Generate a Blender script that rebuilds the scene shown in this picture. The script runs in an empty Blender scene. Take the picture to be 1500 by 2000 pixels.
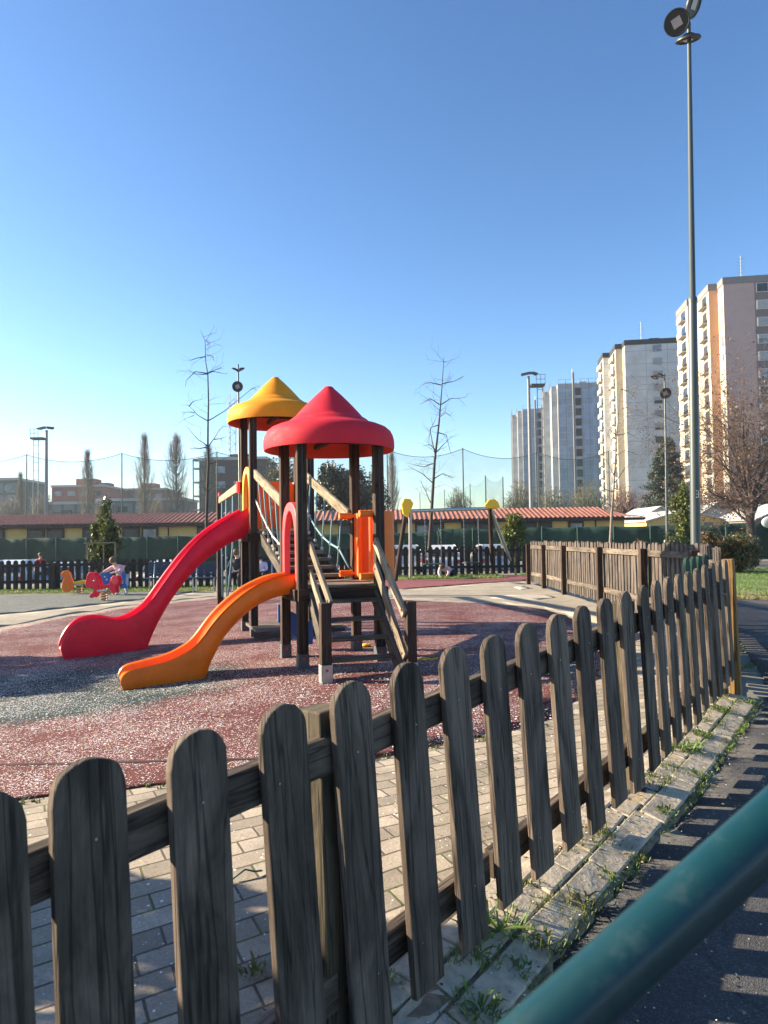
import bpy, bmesh, math, random
import numpy as np
from mathutils import Vector, Matrix
from mathutils.geometry import tessellate_polygon
R = math.radians
random.seed(7); rng = np.random.default_rng(7)
S = bpy.context.scene
COL = S.collection

# ------------------------------------------------------------------ camera
F, CX, CY = 1386.0, 750.0, 1000.0          # focal length in pixels of the 1500x2000 photograph
PIT, ROL, EYE = R(2.15), R(0.8), 1.3
fw = Vector((0, math.cos(PIT), math.sin(PIT)))
_u = Vector((0, -math.sin(PIT), math.cos(PIT))); _r = Vector((1, 0, 0))
rt = math.cos(ROL)*_r - math.sin(ROL)*_u
up = math.sin(ROL)*_r + math.cos(ROL)*_u
cd = bpy.data.cameras.new('camera'); cam = bpy.data.objects.new('camera', cd); COL.objects.link(cam)
cam.matrix_world = Matrix(((rt.x, up.x, -fw.x, 0), (rt.y, up.y, -fw.y, 0), (rt.z, up.z, -fw.z, EYE), (0, 0, 0, 1)))
cd.sensor_fit = 'VERTICAL'; cd.sensor_height = 36; cd.lens = F/2000*36
cd.clip_start = 0.05; cd.clip_end = 6000
cd.dof.use_dof = True; cd.dof.focus_distance = 5.5; cd.dof.aperture_fstop = 8.0
S.camera = cam
S.render.resolution_x, S.render.resolution_y = 768, 1024

# ------------------------------------------------------------------ light
SUN_EL, SUN_AZ = 22.0, 10.0       # low sun from the left, slightly beyond the playground
sdir = Vector((-math.cos(R(SUN_EL))*math.cos(R(SUN_AZ)), math.cos(R(SUN_EL))*math.sin(R(SUN_AZ)), math.sin(R(SUN_EL))))
W = bpy.data.worlds.new('World'); S.world = W; W.use_nodes = True
wn = W.node_tree; bg = wn.nodes['Background']
sky = wn.nodes.new('ShaderNodeTexSky'); sky.sky_type = 'NISHITA'; sky.sun_disc = False
sky.sun_elevation = R(SUN_EL); sky.sun_rotation = math.atan2(sdir.x, sdir.y)
sky.air_density = 1.0; sky.dust_density = 0.35; sky.ozone_density = 3.0; sky.altitude = 100
sg = wn.nodes.new('ShaderNodeGamma'); sg.inputs[1].default_value = 1.2
sh = wn.nodes.new('ShaderNodeHueSaturation'); sh.inputs['Saturation'].default_value = 1.14; wn.links.new(sky.outputs[0], sh.inputs['Color']); wn.links.new(sh.outputs[0], sg.inputs[0]); sm = wn.nodes.new('ShaderNodeMix'); sm.data_type = 'RGBA'; sm.blend_type = 'MULTIPLY'; sm.inputs[0].default_value = 1; sm.inputs[7].default_value = (1.13, 1.02, .95, 1); wn.links.new(sg.outputs[0], sm.inputs[6]); wn.links.new(sm.outputs[2], bg.inputs[0]); bg.inputs[1].default_value = 0.060
sl = bpy.data.lights.new('sun', 'SUN'); sl.energy = 5.0; sl.angle = R(0.5); sl.color = (1.0, 0.83, 0.60)
sun = bpy.data.objects.new('sun', sl); COL.objects.link(sun); sun.location = (-20, 5, 20)
sun.rotation_euler = sdir.to_track_quat('Z', 'Y').to_euler()
S.view_settings.view_transform = 'Standard'; S.view_settings.look = 'None'
S.view_settings.exposure = 1.8; S.view_settings.gamma = 1

# ------------------------------------------------------------------ pixel -> world helpers
def ray(px, py): return fw*F + rt*(px-CX) - up*(py-CY)
def P(px, py, Y):
    d = ray(px, py); t = Y/d.y; return Vector((d.x*t, Y, EYE+d.z*t))
def ss(a, b, x):
    t = max(0., min(1., (x-a)/(b-a))); return t*t*(3-2*t)
def gz(x, y):
    z = -0.22*ss(0.2, -5.0, x)*ss(1, 6, y)
    z -= 0.15*ss(3.5, 1.6, y)
    z -= (0.5+0.3*ss(0, -12, x))*ss(27, 32, y)
    if y < 9 and x > -4:                       # the ground falls a little from the fence foot to the path
        d = max((x+.586)*.768-(y-1.40)*.64, (x-1.346)*.823-(y-3.728)*.568)
        z -= .05*max(0., min(1., d/.20))*ss(9, 6.2, y)
    return z
def G(px, py):
    d = ray(px, py); z = 0
    for _ in range(50):
        t = (z-EYE)/d.z; x, y = d.x*t, d.y*t; z = .5*z+.5*gz(x, y)
    return Vector((x, y, z))
def PL(px, py, P0, dr):
    d = ray(px, py); n = (-dr[1], dr[0])
    t = (P0[0]*n[0]+P0[1]*n[1])/(d.x*n[0]+d.y*n[1]); x, y = d.x*t, d.y*t
    return ((x-P0[0])*dr[0]+(y-P0[1])*dr[1], EYE+d.z*t)

# ------------------------------------------------------------------ materials
def nt(name):
    m = bpy.data.materials.new(name); m.use_nodes = True
    t = m.node_tree; b = t.nodes['Principled BSDF']; return m, t, b
def N(t, kind, **kw):
    n = t.nodes.new(kind)
    for k, v in kw.items():
        if k.startswith('i_'): n.inputs[k[2:].replace('_', ' ')].default_value = v
        else: setattr(n, k, v)
    return n
def coords(t, kind='Object', scale=(1, 1, 1), rot=(0, 0, 0), loc=(0, 0, 0)):
    c = t.nodes.new('ShaderNodeTexCoord'); mp = t.nodes.new('ShaderNodeMapping')
    mp.inputs['Scale'].default_value = scale; mp.inputs['Rotation'].default_value = rot; mp.inputs['Location'].default_value = loc
    t.links.new(c.outputs[kind], mp.inputs[0]); return mp.outputs[0]
def noise(t, vec, sc, det=4, rough=.6, dist=0):
    n = t.nodes.new('ShaderNodeTexNoise'); n.inputs['Scale'].default_value = sc; n.inputs['Detail'].default_value = det
    n.inputs['Roughness'].default_value = rough; n.inputs['Distortion'].default_value = dist
    t.links.new(vec, n.inputs['Vector']); return n.outputs['Fac']
def ramp(t, fac, stops):
    r = t.nodes.new('ShaderNodeValToRGB'); e = r.color_ramp.elements
    while len(e) < len(stops): e.new(.5)
    for i, (p, c) in enumerate(stops):
        e[i].position = p
        if not hasattr(c, '__len__'): c = (c, c, c)
        e[i].color = (*c[:3], 1)
    t.links.new(fac, r.inputs[0]); return r.outputs[0]
def mix(t, fac, a, b, mode='MIX'):
    m = t.nodes.new('ShaderNodeMix'); m.data_type = 'RGBA'; m.blend_type = mode
    for v, s in ((fac, m.inputs[0]), (a, m.inputs[6]), (b, m.inputs[7])):
        if hasattr(v, 'is_linked') or isinstance(v, bpy.types.NodeSocket): t.links.new(v, s)
        elif hasattr(v, '__len__'): s.default_value = (*v[:3], 1)
        else: s.default_value = v
    return m.outputs[2]
def mth(t, op, a, b=0.0):
    m = t.nodes.new('ShaderNodeMath'); m.operation = op
    for v, s in ((a, m.inputs[0]), (b, m.inputs[1])):
        if isinstance(v, bpy.types.NodeSocket): t.links.new(v, s)
        else: s.default_value = v
    return m.outputs[0]
def bump(t, b, h, strength=.3, dist=.01):
    n = t.nodes.new('ShaderNodeBump'); n.inputs['Strength'].default_value = strength; n.inputs['Distance'].default_value = dist
    t.links.new(h, n.inputs['Height']); t.links.new(n.outputs[0], b.inputs['Normal'])
def dim(c, k): return tuple(x*k for x in c)
def simple(name, c, rough=.6, metal=0, var=.18, sc=6, bmp=0, spec=.5, big=.12):
    m, t, b = nt(name); v = coords(t)
    n1 = noise(t, v, sc, 6); n2 = noise(t, v, sc*.12, 3)
    col = ramp(t, n1, [(.25, dim(c, 1-var)), (.75, tuple(min(1, x) for x in dim(c, 1+var)))])
    k = ramp(t, n2, [(.3, 1-big), (.7, 1.0)])
    t.links.new(mix(t, 1.0, col, k, 'MULTIPLY'), b.inputs['Base Color'])
    t.links.new(ramp(t, n1, [(.2, min(1, rough*1.15)), (.8, rough*.85)]), b.inputs['Roughness'])
    b.inputs['Metallic'].default_value = metal; b.inputs['Specular IOR Level'].default_value = spec
    if bmp: bump(t, b, n1, bmp, .01)
    return m
def wood(name, light, dark, crack=.02, stain=.55, rough=.85, bmp=.5, grain=1.0):
    m, t, b = nt(name)
    oi = t.nodes.new('ShaderNodeObjectInfo')
    uv = coords(t, 'UV', (22*grain, 1.1, 1))
    add = t.nodes.new('ShaderNodeVectorMath'); add.operation = 'ADD'
    sc = t.nodes.new('ShaderNodeVectorMath'); sc.operation = 'SCALE'; sc.inputs['Scale'].default_value = 37.0
    cmb = t.nodes.new('ShaderNodeCombineXYZ')
    t.links.new(oi.outputs['Random'], cmb.inputs[0]); t.links.new(oi.outputs['Random'], cmb.inputs[1]); t.links.new(cmb.outputs[0], sc.inputs[0])
    t.links.new(uv, add.inputs[0]); t.links.new(sc.outputs[0], add.inputs[1])
    v = add.outputs[0]
    g1 = noise(t, v, 1.6, 8, .7, .6)            # long grain
    g2 = noise(t, v, 6.0, 6, .75, .3)           # fine fibres
    uv2 = coords(t, 'UV', (5, 1.3, 1)); add2 = t.nodes.new('ShaderNodeVectorMath'); add2.operation = 'ADD'
    t.links.new(uv2, add2.inputs[0]); t.links.new(sc.outputs[0], add2.inputs[1])
    st = noise(t, add2.outputs[0], 1.5, 5, .6, .8)          # broad stains
    base = ramp(t, g1, [(.28, dim(dark, .9)), (.45, tuple((a+c)/2 for a, c in zip(light, dark))), (.72, light)])
    fine = ramp(t, g2, [(.3, .72), (.65, 1.12)])
    c1 = mix(t, 1, base, fine, 'MULTIPLY')
    stn = ramp(t, st, [(.40, 1-stain), (.60, 1.0)])
    c2 = mix(t, 1, c1, stn, 'MULTIPLY')
    cr = ramp(t, noise(t, v, .9, 3, .5, .2), [(.485-crack, 1.0), (.494, .38), (.50, .38), (.507+crack, 1.0)])
    c3 = mix(t, 1, c2, cr, 'MULTIPLY')
    # knots
    kv = coords(t, 'UV', (7, 2.6, 1)); ka = t.nodes.new('ShaderNodeVectorMath'); ka.operation = 'ADD'
    t.links.new(kv, ka.inputs[0]); t.links.new(sc.outputs[0], ka.inputs[1])
    vo = t.nodes.new('ShaderNodeTexVoronoi'); vo.inputs['Scale'].default_value = 1.0; t.links.new(ka.outputs[0], vo.inputs['Vector'])
    kn = ramp(t, vo.outputs['Distance'], [(.05, .25), (.11, 1.0)])
    c4 = mix(t, 1, c3, kn, 'MULTIPLY')
    pr = ramp(t, oi.outputs['Random'], [(0, .78), (1, 1.18)])
    t.links.new(mix(t, 1, c4, pr, 'MULTIPLY'), b.inputs['Base Color'])
    b.inputs['Roughness'].default_value = rough; b.inputs['Specular IOR Level'].default_value = .3
    h = mth(t, 'MULTIPLY', mth(t, 'ADD', g1, mth(t, 'MULTIPLY', g2, .5)), cr)
    bump(t, b, h, bmp, .006)
    return m
def leafmat(name, c1, c2, trans=.25, rough=.55):
    m, t, b = nt(name); v = coords(t)
    n = noise(t, v, 9, 3); n2 = noise(t, v, .9, 2)
    c = mix(t, ramp(t, n2, [(.35, 0.0), (.65, 1.0)]), ramp(t, n, [(.3, dim(c1, .6)), (.7, c1)]), ramp(t, n, [(.3, dim(c2, .6)), (.7, c2)]))
    t.links.new(c, b.inputs['Base Color']); b.inputs['Roughness'].default_value = rough
    tr = t.nodes.new('ShaderNodeBsdfTranslucent'); t.links.new(c, tr.inputs[0])
    ms = t.nodes.new('ShaderNodeMixShader'); ms.inputs[0].default_value = trans
    t.links.new(b.outputs[0], ms.inputs[1]); t.links.new(tr.outputs[0], ms.inputs[2])
    t.links.new(ms.outputs[0], t.nodes['Material Output'].inputs[0])
    return m
def plastic(name, c, rough=.32, dirt=.10, spec=.5, coat=0):
    m, t, b = nt(name); v = coords(t)
    n = noise(t, v, 3, 6, .65); n2 = noise(t, v, 40, 3); n3 = noise(t, v, 9, 8, .75)
    k = ramp(t, n, [(.3, 1-dirt), (.65, 1.03)])
    c1 = mix(t, 1, c, k, 'MULTIPLY')
    sc = ramp(t, n3, [(.56, 0.0), (.70, .55)])
    c2 = mix(t, sc, c1, tuple(min(1, x*.9+.05) for x in c))
    t.links.new(c2, b.inputs['Base Color'])
    t.links.new(ramp(t, n3, [(.3, rough), (.7, min(1, rough*1.7))]), b.inputs['Roughness'])
    b.inputs['Specular IOR Level'].default_value = spec; b.inputs['Coat Weight'].default_value = coat
    bump(t, b, n2, .05, .002)
    return m
def rubber(name, c, dens, speck=(.75, .74, .72), c2=None, th=.52, patch=None):
    m, t, b = nt(name); v = coords(t)
    big = noise(t, v, .55, 4, .6, .4); fine = noise(t, v, 130, 3, .7); med = noise(t, v, 6, 5, .6)
    base = ramp(t, fine, [(.3, dim(c, .55)), (.7, dim(c, 1.3))])
    base = mix(t, 1, base, ramp(t, med, [(.3, .72), (.7, 1.12)]), 'MULTIPLY')
    if c2 is not None:
        base = mix(t, ramp(t, big, [(th, 0.0), (th+.07, .9)]), base, mix(t, 1, ramp(t, fine, [(.3, dim(c2, .6)), (.7, dim(c2, 1.3))]), ramp(t, med, [(.3, .8), (.7, 1.1)]), 'MULTIPLY'))
    if patch is not None:                                     # dark green-blue ellipse mixed into the base, its edge broken by noise
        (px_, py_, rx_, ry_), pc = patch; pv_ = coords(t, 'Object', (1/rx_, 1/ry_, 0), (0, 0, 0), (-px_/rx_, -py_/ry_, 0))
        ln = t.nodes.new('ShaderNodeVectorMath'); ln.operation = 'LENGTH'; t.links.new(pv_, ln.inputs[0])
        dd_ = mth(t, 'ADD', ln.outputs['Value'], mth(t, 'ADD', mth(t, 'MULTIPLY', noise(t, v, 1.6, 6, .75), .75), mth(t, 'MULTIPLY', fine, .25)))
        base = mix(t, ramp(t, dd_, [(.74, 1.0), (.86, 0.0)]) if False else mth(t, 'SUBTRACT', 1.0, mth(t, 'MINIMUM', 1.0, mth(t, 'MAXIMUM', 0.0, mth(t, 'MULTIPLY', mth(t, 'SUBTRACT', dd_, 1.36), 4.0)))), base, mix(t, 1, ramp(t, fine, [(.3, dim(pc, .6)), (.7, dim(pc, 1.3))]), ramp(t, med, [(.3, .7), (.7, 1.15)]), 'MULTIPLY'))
    vo = t.nodes.new('ShaderNodeTexVoronoi'); vo.inputs['Scale'].default_value = 62; t.links.new(v, vo.inputs['Vector'])
    vo2 = t.nodes.new('ShaderNodeTexVoronoi'); vo2.inputs['Scale'].default_value = 95; t.links.new(v, vo2.inputs['Vector'])
    clump = noise(t, v, 1.3, 5, .65)
    rnd = t.nodes.new('ShaderNodeSeparateColor'); t.links.new(vo.outputs['Color'], rnd.inputs[0])
    rnd2 = t.nodes.new('ShaderNodeSeparateColor'); t.links.new(vo2.outputs['Color'], rnd2.inputs[0])
    thr = ramp(t, clump, [(.38, dens*.15), (.60, dens)])
    s1 = mth(t, 'MULTIPLY', mth(t, 'LESS_THAN', vo.outputs['Distance'], .31), mth(t, 'LESS_THAN', rnd.outputs[0], thr))
    s2 = mth(t, 'MULTIPLY', mth(t, 'LESS_THAN', vo2.outputs['Distance'], .31), mth(t, 'LESS_THAN', rnd2.outputs[0], thr))
    sp = mth(t, 'MAXIMUM', s1, s2)
    scol = ramp(t, rnd.outputs[1], [(0, speck), (.80, speck), (.84, (.15, .35, .6)), (.89, (.65, .5, .08)), (.94, (.6, .1, .2)), (1, (.1, .4, .2))])
    t.links.new(mix(t, sp, base, scol), b.inputs['Base Color'])
    b.inputs['Roughness'].default_value = .9; b.inputs['Specular IOR Level'].default_value = .25
    bump(t, b, mth(t, 'ADD', mth(t, 'ADD', fine, mth(t, 'MULTIPLY', med, 2.0)), sp), .5, .006)
    return m
def pavers(name, c, rot, bw=.205, rh=.108, joint=(.12, .10, .075), dens=.04, moss=.4):
    m, t, b = nt(name); v = coords(t, 'Object', (1, 1, 1), (0, 0, R(rot)))
    vn = t.nodes.new('ShaderNodeVectorMath'); vn.operation = 'ADD'
    nn = t.nodes.new('ShaderNodeTexNoise'); nn.inputs['Scale'].default_value = 1.2; t.links.new(v, nn.inputs['Vector'])
    s_ = t.nodes.new('ShaderNodeVectorMath'); s_.operation = 'SCALE'; s_.inputs['Scale'].default_value = .05
    t.links.new(nn.outputs['Color'], s_.inputs[0]); t.links.new(v, vn.inputs[0]); t.links.new(s_.outputs[0], vn.inputs[1])
    br = t.nodes.new('ShaderNodeTexBrick'); t.links.new(vn.outputs[0], br.inputs['Vector'])
    br.inputs['Scale'].default_value = 1; br.inputs['Brick Width'].default_value = bw; br.inputs['Row Height'].default_value = rh
    br.inputs['Mortar Size'].default_value = .0055; br.inputs['Mortar Smooth'].default_value = .25
    br.inputs['Color1'].default_value = (*dim(c, .72), 1); br.inputs['Color2'].default_value = (*dim(c, 1.25), 1); br.inputs['Mortar'].default_value = (*joint, 1)
    f = noise(t, v, 90, 4, .7); md = noise(t, v, 3.3, 5, .6); bigm = noise(t, v, .8, 3)
    c1 = mix(t, 1, br.outputs['Color'], ramp(t, f, [(.3, .72), (.7, 1.15)]), 'MULTIPLY')
    c1 = mix(t, 1, c1, ramp(t, md, [(.3, .66), (.7, 1.1)]), 'MULTIPLY')
    mf = mth(t, 'MULTIPLY', br.outputs['Fac'], ramp(t, noise(t, v, 5, 4), [(.5, 0.0), (.62, moss*2)]))
    c1 = mix(t, mf, c1, (.10, .13, .03))
    stn = ramp(t, noise(t, v, 1.7, 6, .7, .5), [(.56, 0.0), (.68, .55)])
    c1 = mix(t, stn, c1, dim(c, .38))
    vo = t.nodes.new('ShaderNodeTexVoronoi'); vo.inputs['Scale'].default_value = 40; t.links.new(v, vo.inputs['Vector'])
    sc = t.nodes.new('ShaderNodeSeparateColor'); t.links.new(vo.outputs['Color'], sc.inputs[0])
    sp = mth(t, 'MULTIPLY', mth(t, 'LESS_THAN', vo.outputs['Distance'], .25), mth(t, 'LESS_THAN', sc.outputs[0], ramp(t, bigm, [(.4, dens*.4), (.65, dens*1.6)])))
    c1 = mix(t, sp, c1, (.75, .75, .73))
    t.links.new(c1, b.inputs['Base Color']); b.inputs['Roughness'].default_value = .9
    h = mth(t, 'SUBTRACT', mth(t, 'ADD', mth(t, 'MULTIPLY', f, .35), mth(t, 'MULTIPLY', md, .6)), mth(t, 'MULTIPLY', br.outputs['Fac'], 1.6))
    bump(t, b, h, .6, .01)
    return m
def asphalt(name, c):
    m, t, b = nt(name); v = coords(t)
    f = noise(t, v, 170, 3, .8); md = noise(t, v, 2.2, 6, .65); vo = t.nodes.new('ShaderNodeTexVoronoi')
    vo.inputs['Scale'].default_value = 190; t.links.new(v, vo.inputs['Vector'])
    sc = t.nodes.new('ShaderNodeSeparateColor'); t.links.new(vo.outputs['Color'], sc.inputs[0])
    a = ramp(t, sc.outputs[0], [(0, dim(c, .65)), (.8, dim(c, 1.1)), (1, dim(c, 1.9))])
    a = mix(t, 1, a, ramp(t, md, [(.3, .75), (.7, 1.25)]), 'MULTIPLY')
    cr = noise(t, v, 1.4, 8, .6, .8); crk = ramp(t, cr, [(.492, 1.0), (.498, .35), (.502, .35), (.508, 1.0)])
    a = mix(t, .8, a, mix(t, 1, a, crk, 'MULTIPLY'))
    vo2 = t.nodes.new('ShaderNodeTexVoronoi'); vo2.inputs['Scale'].default_value = 26; t.links.new(v, vo2.inputs['Vector'])
    s2 = t.nodes.new('ShaderNodeSeparateColor'); t.links.new(vo2.outputs['Color'], s2.inputs[0])
    sp = mth(t, 'MULTIPLY', mth(t, 'LESS_THAN', vo2.outputs['Distance'], .13), mth(t, 'LESS_THAN', s2.outputs[0], .05))
    a = mix(t, sp, a, (.6, .6, .58))
    t.links.new(a, b.inputs['Base Color']); b.inputs['Roughness'].default_value = .88
    bump(t, b, mth(t, 'ADD', vo.outputs['Distance'], f), .55, .006)
    return m
def grassground(name):
    m, t, b = nt(name); v = coords(t)
    n = noise(t, v, 30, 5, .8); n2 = noise(t, v, .8, 5, .6)
    a = ramp(t, n, [(.3, (.035, .07, .012)), (.55, (.08, .16, .03)), (.75, (.16, .22, .05))])
    d = ramp(t, n, [(.3, (.16, .12, .06)), (.7, (.32, .26, .13))])
    t.links.new(mix(t, ramp(t, n2, [(.5, 0.0), (.66, .9)]), a, d), b.inputs['Base Color']); b.inputs['Roughness'].default_value = .95
    bump(t, b, n, .8, .03); return m
def roofmat(name):
    m, t, b = nt(name); c = t.nodes.new('ShaderNodeTexCoord'); sp = t.nodes.new('ShaderNodeSeparateXYZ')
    t.links.new(c.outputs['Object'], sp.inputs[0]); v = coords(t)
    f = mth(t, 'MULTIPLY', mth(t, 'ADD', sp.outputs[0], 30.0), 1/32.0)
    n = noise(t, v, 1.4, 5, .7)
    f2 = mth(t, 'ADD', f, mth(t, 'MULTIPLY', n, .25))
    a = ramp(t, f2, [(.55, (.13, .045, .036)), (1.15/1.3, (.26, .10, .065))])
    br = t.nodes.new('ShaderNodeTexBrick'); t.links.new(v, br.inputs['Vector']); br.inputs['Brick Width'].default_value = .3; br.inputs['Row Height'].default_value = .35; br.inputs['Scale'].default_value = 1
    br.inputs['Color1'].default_value = (.75, .75, .75, 1); br.inputs['Color2'].default_value = (1.2, 1.2, 1.2, 1); br.inputs['Mortar'].default_value = (.5, .5, .5, 1); br.inputs['Mortar Size'].default_value = .012
    a = mix(t, 1, a, br.outputs['Color'], 'MULTIPLY')
    t.links.new(a, b.inputs['Base Color']); b.inputs['Roughness'].default_value = .8; return m
def gridmat(name, c, line, sx, sz, rotz, lw=.07, gloss=.8, var=.2):
    """netted scaffold / panelled facade: grid lines on a surface, object coordinates turned about Z"""
    m, t, b = nt(name); v = coords(t, 'Object', (1, 1, 1), (R(90), 0, 0))
    br = t.nodes.new('ShaderNodeTexBrick'); t.links.new(v, br.inputs['Vector']); br.offset = 0
    br.inputs['Brick Width'].default_value = sx; br.inputs['Row Height'].default_value = sz; br.inputs['Scale'].default_value = 1
    br.inputs['Mortar Size'].default_value = lw; br.inputs['Color1'].default_value = (*dim(c, 1-var), 1); br.inputs['Color2'].default_value = (*dim(c, 1+var), 1); br.inputs['Mortar'].default_value = (*line, 1)
    n = noise(t, coords(t), .35, 6, .65)
    t.links.new(mix(t, 1, br.outputs['Color'], ramp(t, n, [(.3, .8), (.7, 1.12)]), 'MULTIPLY'), b.inputs['Base Color'])
    b.inputs['Roughness'].default_value = gloss; return m
def netmat(name, c, alpha, fine=0):
    m, t, b = nt(name); v = coords(t)
    b.inputs['Base Color'].default_value = (*c, 1); b.inputs['Roughness'].default_value = .9; b.inputs['Specular IOR Level'].default_value = .1
    a = ramp(t, noise(t, v, .25, 4, .6), [(.3, alpha*.75), (.7, alpha*1.25)])
    t.links.new(a, b.inputs['Alpha']); return m
def glass(name, c=(.05, .07, .09), rough=.08):
    m, t, b = nt(name); v = coords(t)
    n = noise(t, v, .7, 2)
    t.links.new(ramp(t, n, [(.3, dim(c, .5)), (.7, dim(c, 1.6))]), b.inputs['Base Color']); b.inputs['Roughness'].default_value = rough
    b.inputs['Specular IOR Level'].default_value = .45; return m

M = {}
M['fence'] = wood('weathered_grey_wood', (.215, .168, .130), (.088, .067, .053), stain=.6, bmp=.5)
M['fence_post'] = wood('green_treated_post_wood', (.15, .125, .085), (.07, .058, .038))
M['gate_green'] = wood('dark_green_painted_wood', (.025, .075, .055), (.012, .04, .03), stain=.3)
M['fence_tan'] = wood('new_tan_wood', (.42, .25, .09), (.24, .13, .05), stain=.2)
M['fence_far'] = wood('dry_pinkish_wood', (.165, .138, .118), (.08, .062, .053), stain=.45)
M['fence_rail'] = wood('pale_dry_rail_wood', (.23, .19, .15), (.11, .087, .068), stain=.4)
M['fence_back'] = wood('dark_back_fence_wood', (.075, .066, .058), (.03, .026, .024), stain=.4, bmp=.3)
M['post'] = wood('dark_brown_post_wood', (.085, .052, .036), (.035, .022, .017), stain=.4)
M['beam'] = wood('pale_beam_wood', (.44, .37, .26), (.22, .17, .11), stain=.35)
M['deck'] = wood('grey_deck_wood', (.30, .25, .20), (.14, .11, .09), stain=.4)
M['tread'] = wood('grey_tread_wood', (.17, .15, .12), (.07, .06, .05), stain=.4)
M['red'] = plastic('crimson_slide_plastic', (.74, .003, .036), .30, .26, .32)
M['orange'] = plastic('orange_slide_plastic', (.90, .18, .004), .30, .26, .32)
M['roof_red'] = plastic('faded_red_roof_plastic', (.62, .020, .040), .5, .16, .22)
M['roof_yel'] = plastic('amber_roof_plastic', (.76, .27, .010), .5, .16, .22)
M['arch_red'] = plastic('coral_arch_plastic', (.75, .045, .06), .4)
M['arch_yel'] = plastic('yellow_arch_plastic', (.85, .38, .03), .4)
M['panel'] = plastic('orange_panel_plastic', (.80, .17, .01), .4)
M['redin'] = plastic('red_orange_inner_plastic', (.62, .05, .02), .5)
M['blue'] = plastic('blue_plastic', (.02, .10, .36), .4)
M['yellow'] = plastic('bright_yellow_plastic', (.85, .50, .02), .4)
M['rope_blue'] = simple('blue_green_rope', (.16, .30, .34), .9, var=.3, sc=80)
M['rope'] = simple('pale_rope', (.5, .48, .44), .9, var=.3, sc=80)
M['steel'] = simple('galvanised_steel', (.45, .46, .47), .42, .75, .12, 12)
M['bolt'] = simple('red_bolt_cap', (.5, .05, .05), .5)
M['black'] = simple('black_metal', (.02, .02, .022), .5)
M['pole'] = simple('grey_green_painted_pole', (.075, .09, .09), .45, .35, .08, 3, big=.15)
M['lamp_lens'] = simple('lamp_led_lens', (.30, .28, .30), .3)
M['rail_green'] = plastic('teal_enamel', (.002, .033, .043), .30, .3, .4, .1)
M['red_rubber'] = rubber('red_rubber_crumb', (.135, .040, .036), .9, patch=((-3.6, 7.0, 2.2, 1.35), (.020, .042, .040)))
M['red_rubber_far'] = rubber('far_red_rubber_crumb', (.23, .075, .075), .25)
M['green_rubber'] = rubber('green_rubber_crumb', (.022, .050, .046), .95)
M['grey_rubber'] = rubber('grey_green_rubber_crumb', (.14, .155, .135), .35)
M['paving'] = pavers('concrete_block_paving', (.39, .335, .26), -28)
M['band'] = simple('sandy_concrete', (.34, .30, .23), .9, var=.25, sc=9, bmp=.4, big=.4)
M['kerb'] = simple('worn_concrete_kerb', (.44, .38, .29), .9, var=.42, sc=16, bmp=.9, big=.3)
M['asphalt'] = asphalt('path_asphalt', (.056, .057, .061))
M['dark_line'] = simple('dark_line_tint', (.05, .022, .022), .95)
M['chalk'] = simple('rubbed_chalk', (.385, .35, .285), .95, var=.12, sc=30)
M['chalk_blue'] = simple('blue_chalk', (.29, .30, .265), .95, var=.2, sc=30)
M['dirt'] = simple('dry_soil', (.15, .125, .085), .95, var=.4, sc=20, bmp=.8)
M['far_ground'] = simple('far_ground', (.16, .155, .13), .95, var=.3, sc=.4)
M['grassg'] = grassground('lawn_soil')
M['blade'] = leafmat('grass_blade', (.13, .24, .04), (.24, .30, .07), .3)
M['drygrass'] = leafmat('dry_grass_blade', (.42, .34, .17), (.30, .26, .12), .2)
M['weed'] = leafmat('weed_leaf', (.10, .20, .035), (.16, .24, .05), .3)
M['leaf'] = leafmat('glossy_shrub_leaf', (.055, .095, .03), (.13, .14, .045), .2, .35)
M['leaf_yel'] = leafmat('yellow_green_leaf', (.19, .21, .04), (.10, .14, .03), .3)
M['leaf_dark'] = leafmat('dark_evergreen_leaf', (.018, .034, .018), (.03, .048, .022), .1, .4)
M['leaf_cedar'] = leafmat('cedar_needles', (.028, .052, .034), (.05, .08, .045), .1)
M['leaf_red'] = leafmat('copper_leaf', (.20, .075, .035), (.12, .07, .03), .2)
M['leaf_olive'] = leafmat('olive_leaf', (.07, .085, .05), (.10, .11, .06), .15)
M['bark'] = simple('dark_bark', (.06, .048, .042), .95, var=.35, sc=20, bmp=.6)
M['bark_grey'] = simple('grey_twig_bark', (.125, .105, .09), .95, var=.3, sc=6)
M['bark_pale'] = simple('pale_twig_bark', (.20, .165, .135), .95, var=.25, sc=10)
M['bark_brown'] = simple('red_brown_twig_bark', (.105, .078, .066), .95, var=.3, sc=10)
M['bark_pink'] = simple('pinkish_twig_bark', (.14, .09, .075), .95, var=.3, sc=10)
M['bark_olive'] = simple('olive_twig_bark', (.12, .11, .065), .95, var=.3, sc=10)
M['tile'] = roofmat('clay_roof_tile')
M['ochre'] = simple('ochre_render', (.66, .48, .19), .9, var=.08, sc=3, big=.15)
M['eave'] = simple('dark_eave_board', (.022, .018, .018), .7)
M['winframe'] = simple('dark_window_frame', (.03, .028, .032), .6)
M['pane'] = glass('window_pane', (.03, .038, .05), .25)
M['pane_pale'] = glass('pale_window_pane', (.22, .25, .28), .2)
M['shutter'] = simple('roller_shutter', (.35, .36, .36), .7, sc=2)
M['screen'] = simple('green_screen_mesh', (.005, .042, .029), .95, var=.22, sc=1.2, big=.35)
M['screen_post'] = simple('green_metal_post', (.02, .10, .07), .6)
M['net'] = netmat('green_sports_net', (.07, .20, .155), .22)
M['net_thick'] = netmat('dense_green_net', (.06, .20, .18), .5)
M['white'] = simple('white_paint', (.55, .55, .53), .6, var=.06, sc=3)
M['carwhite'] = simple('white_car_paint', (.55, .56, .57), .25, var=.03, sc=3, spec=.6)
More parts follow.
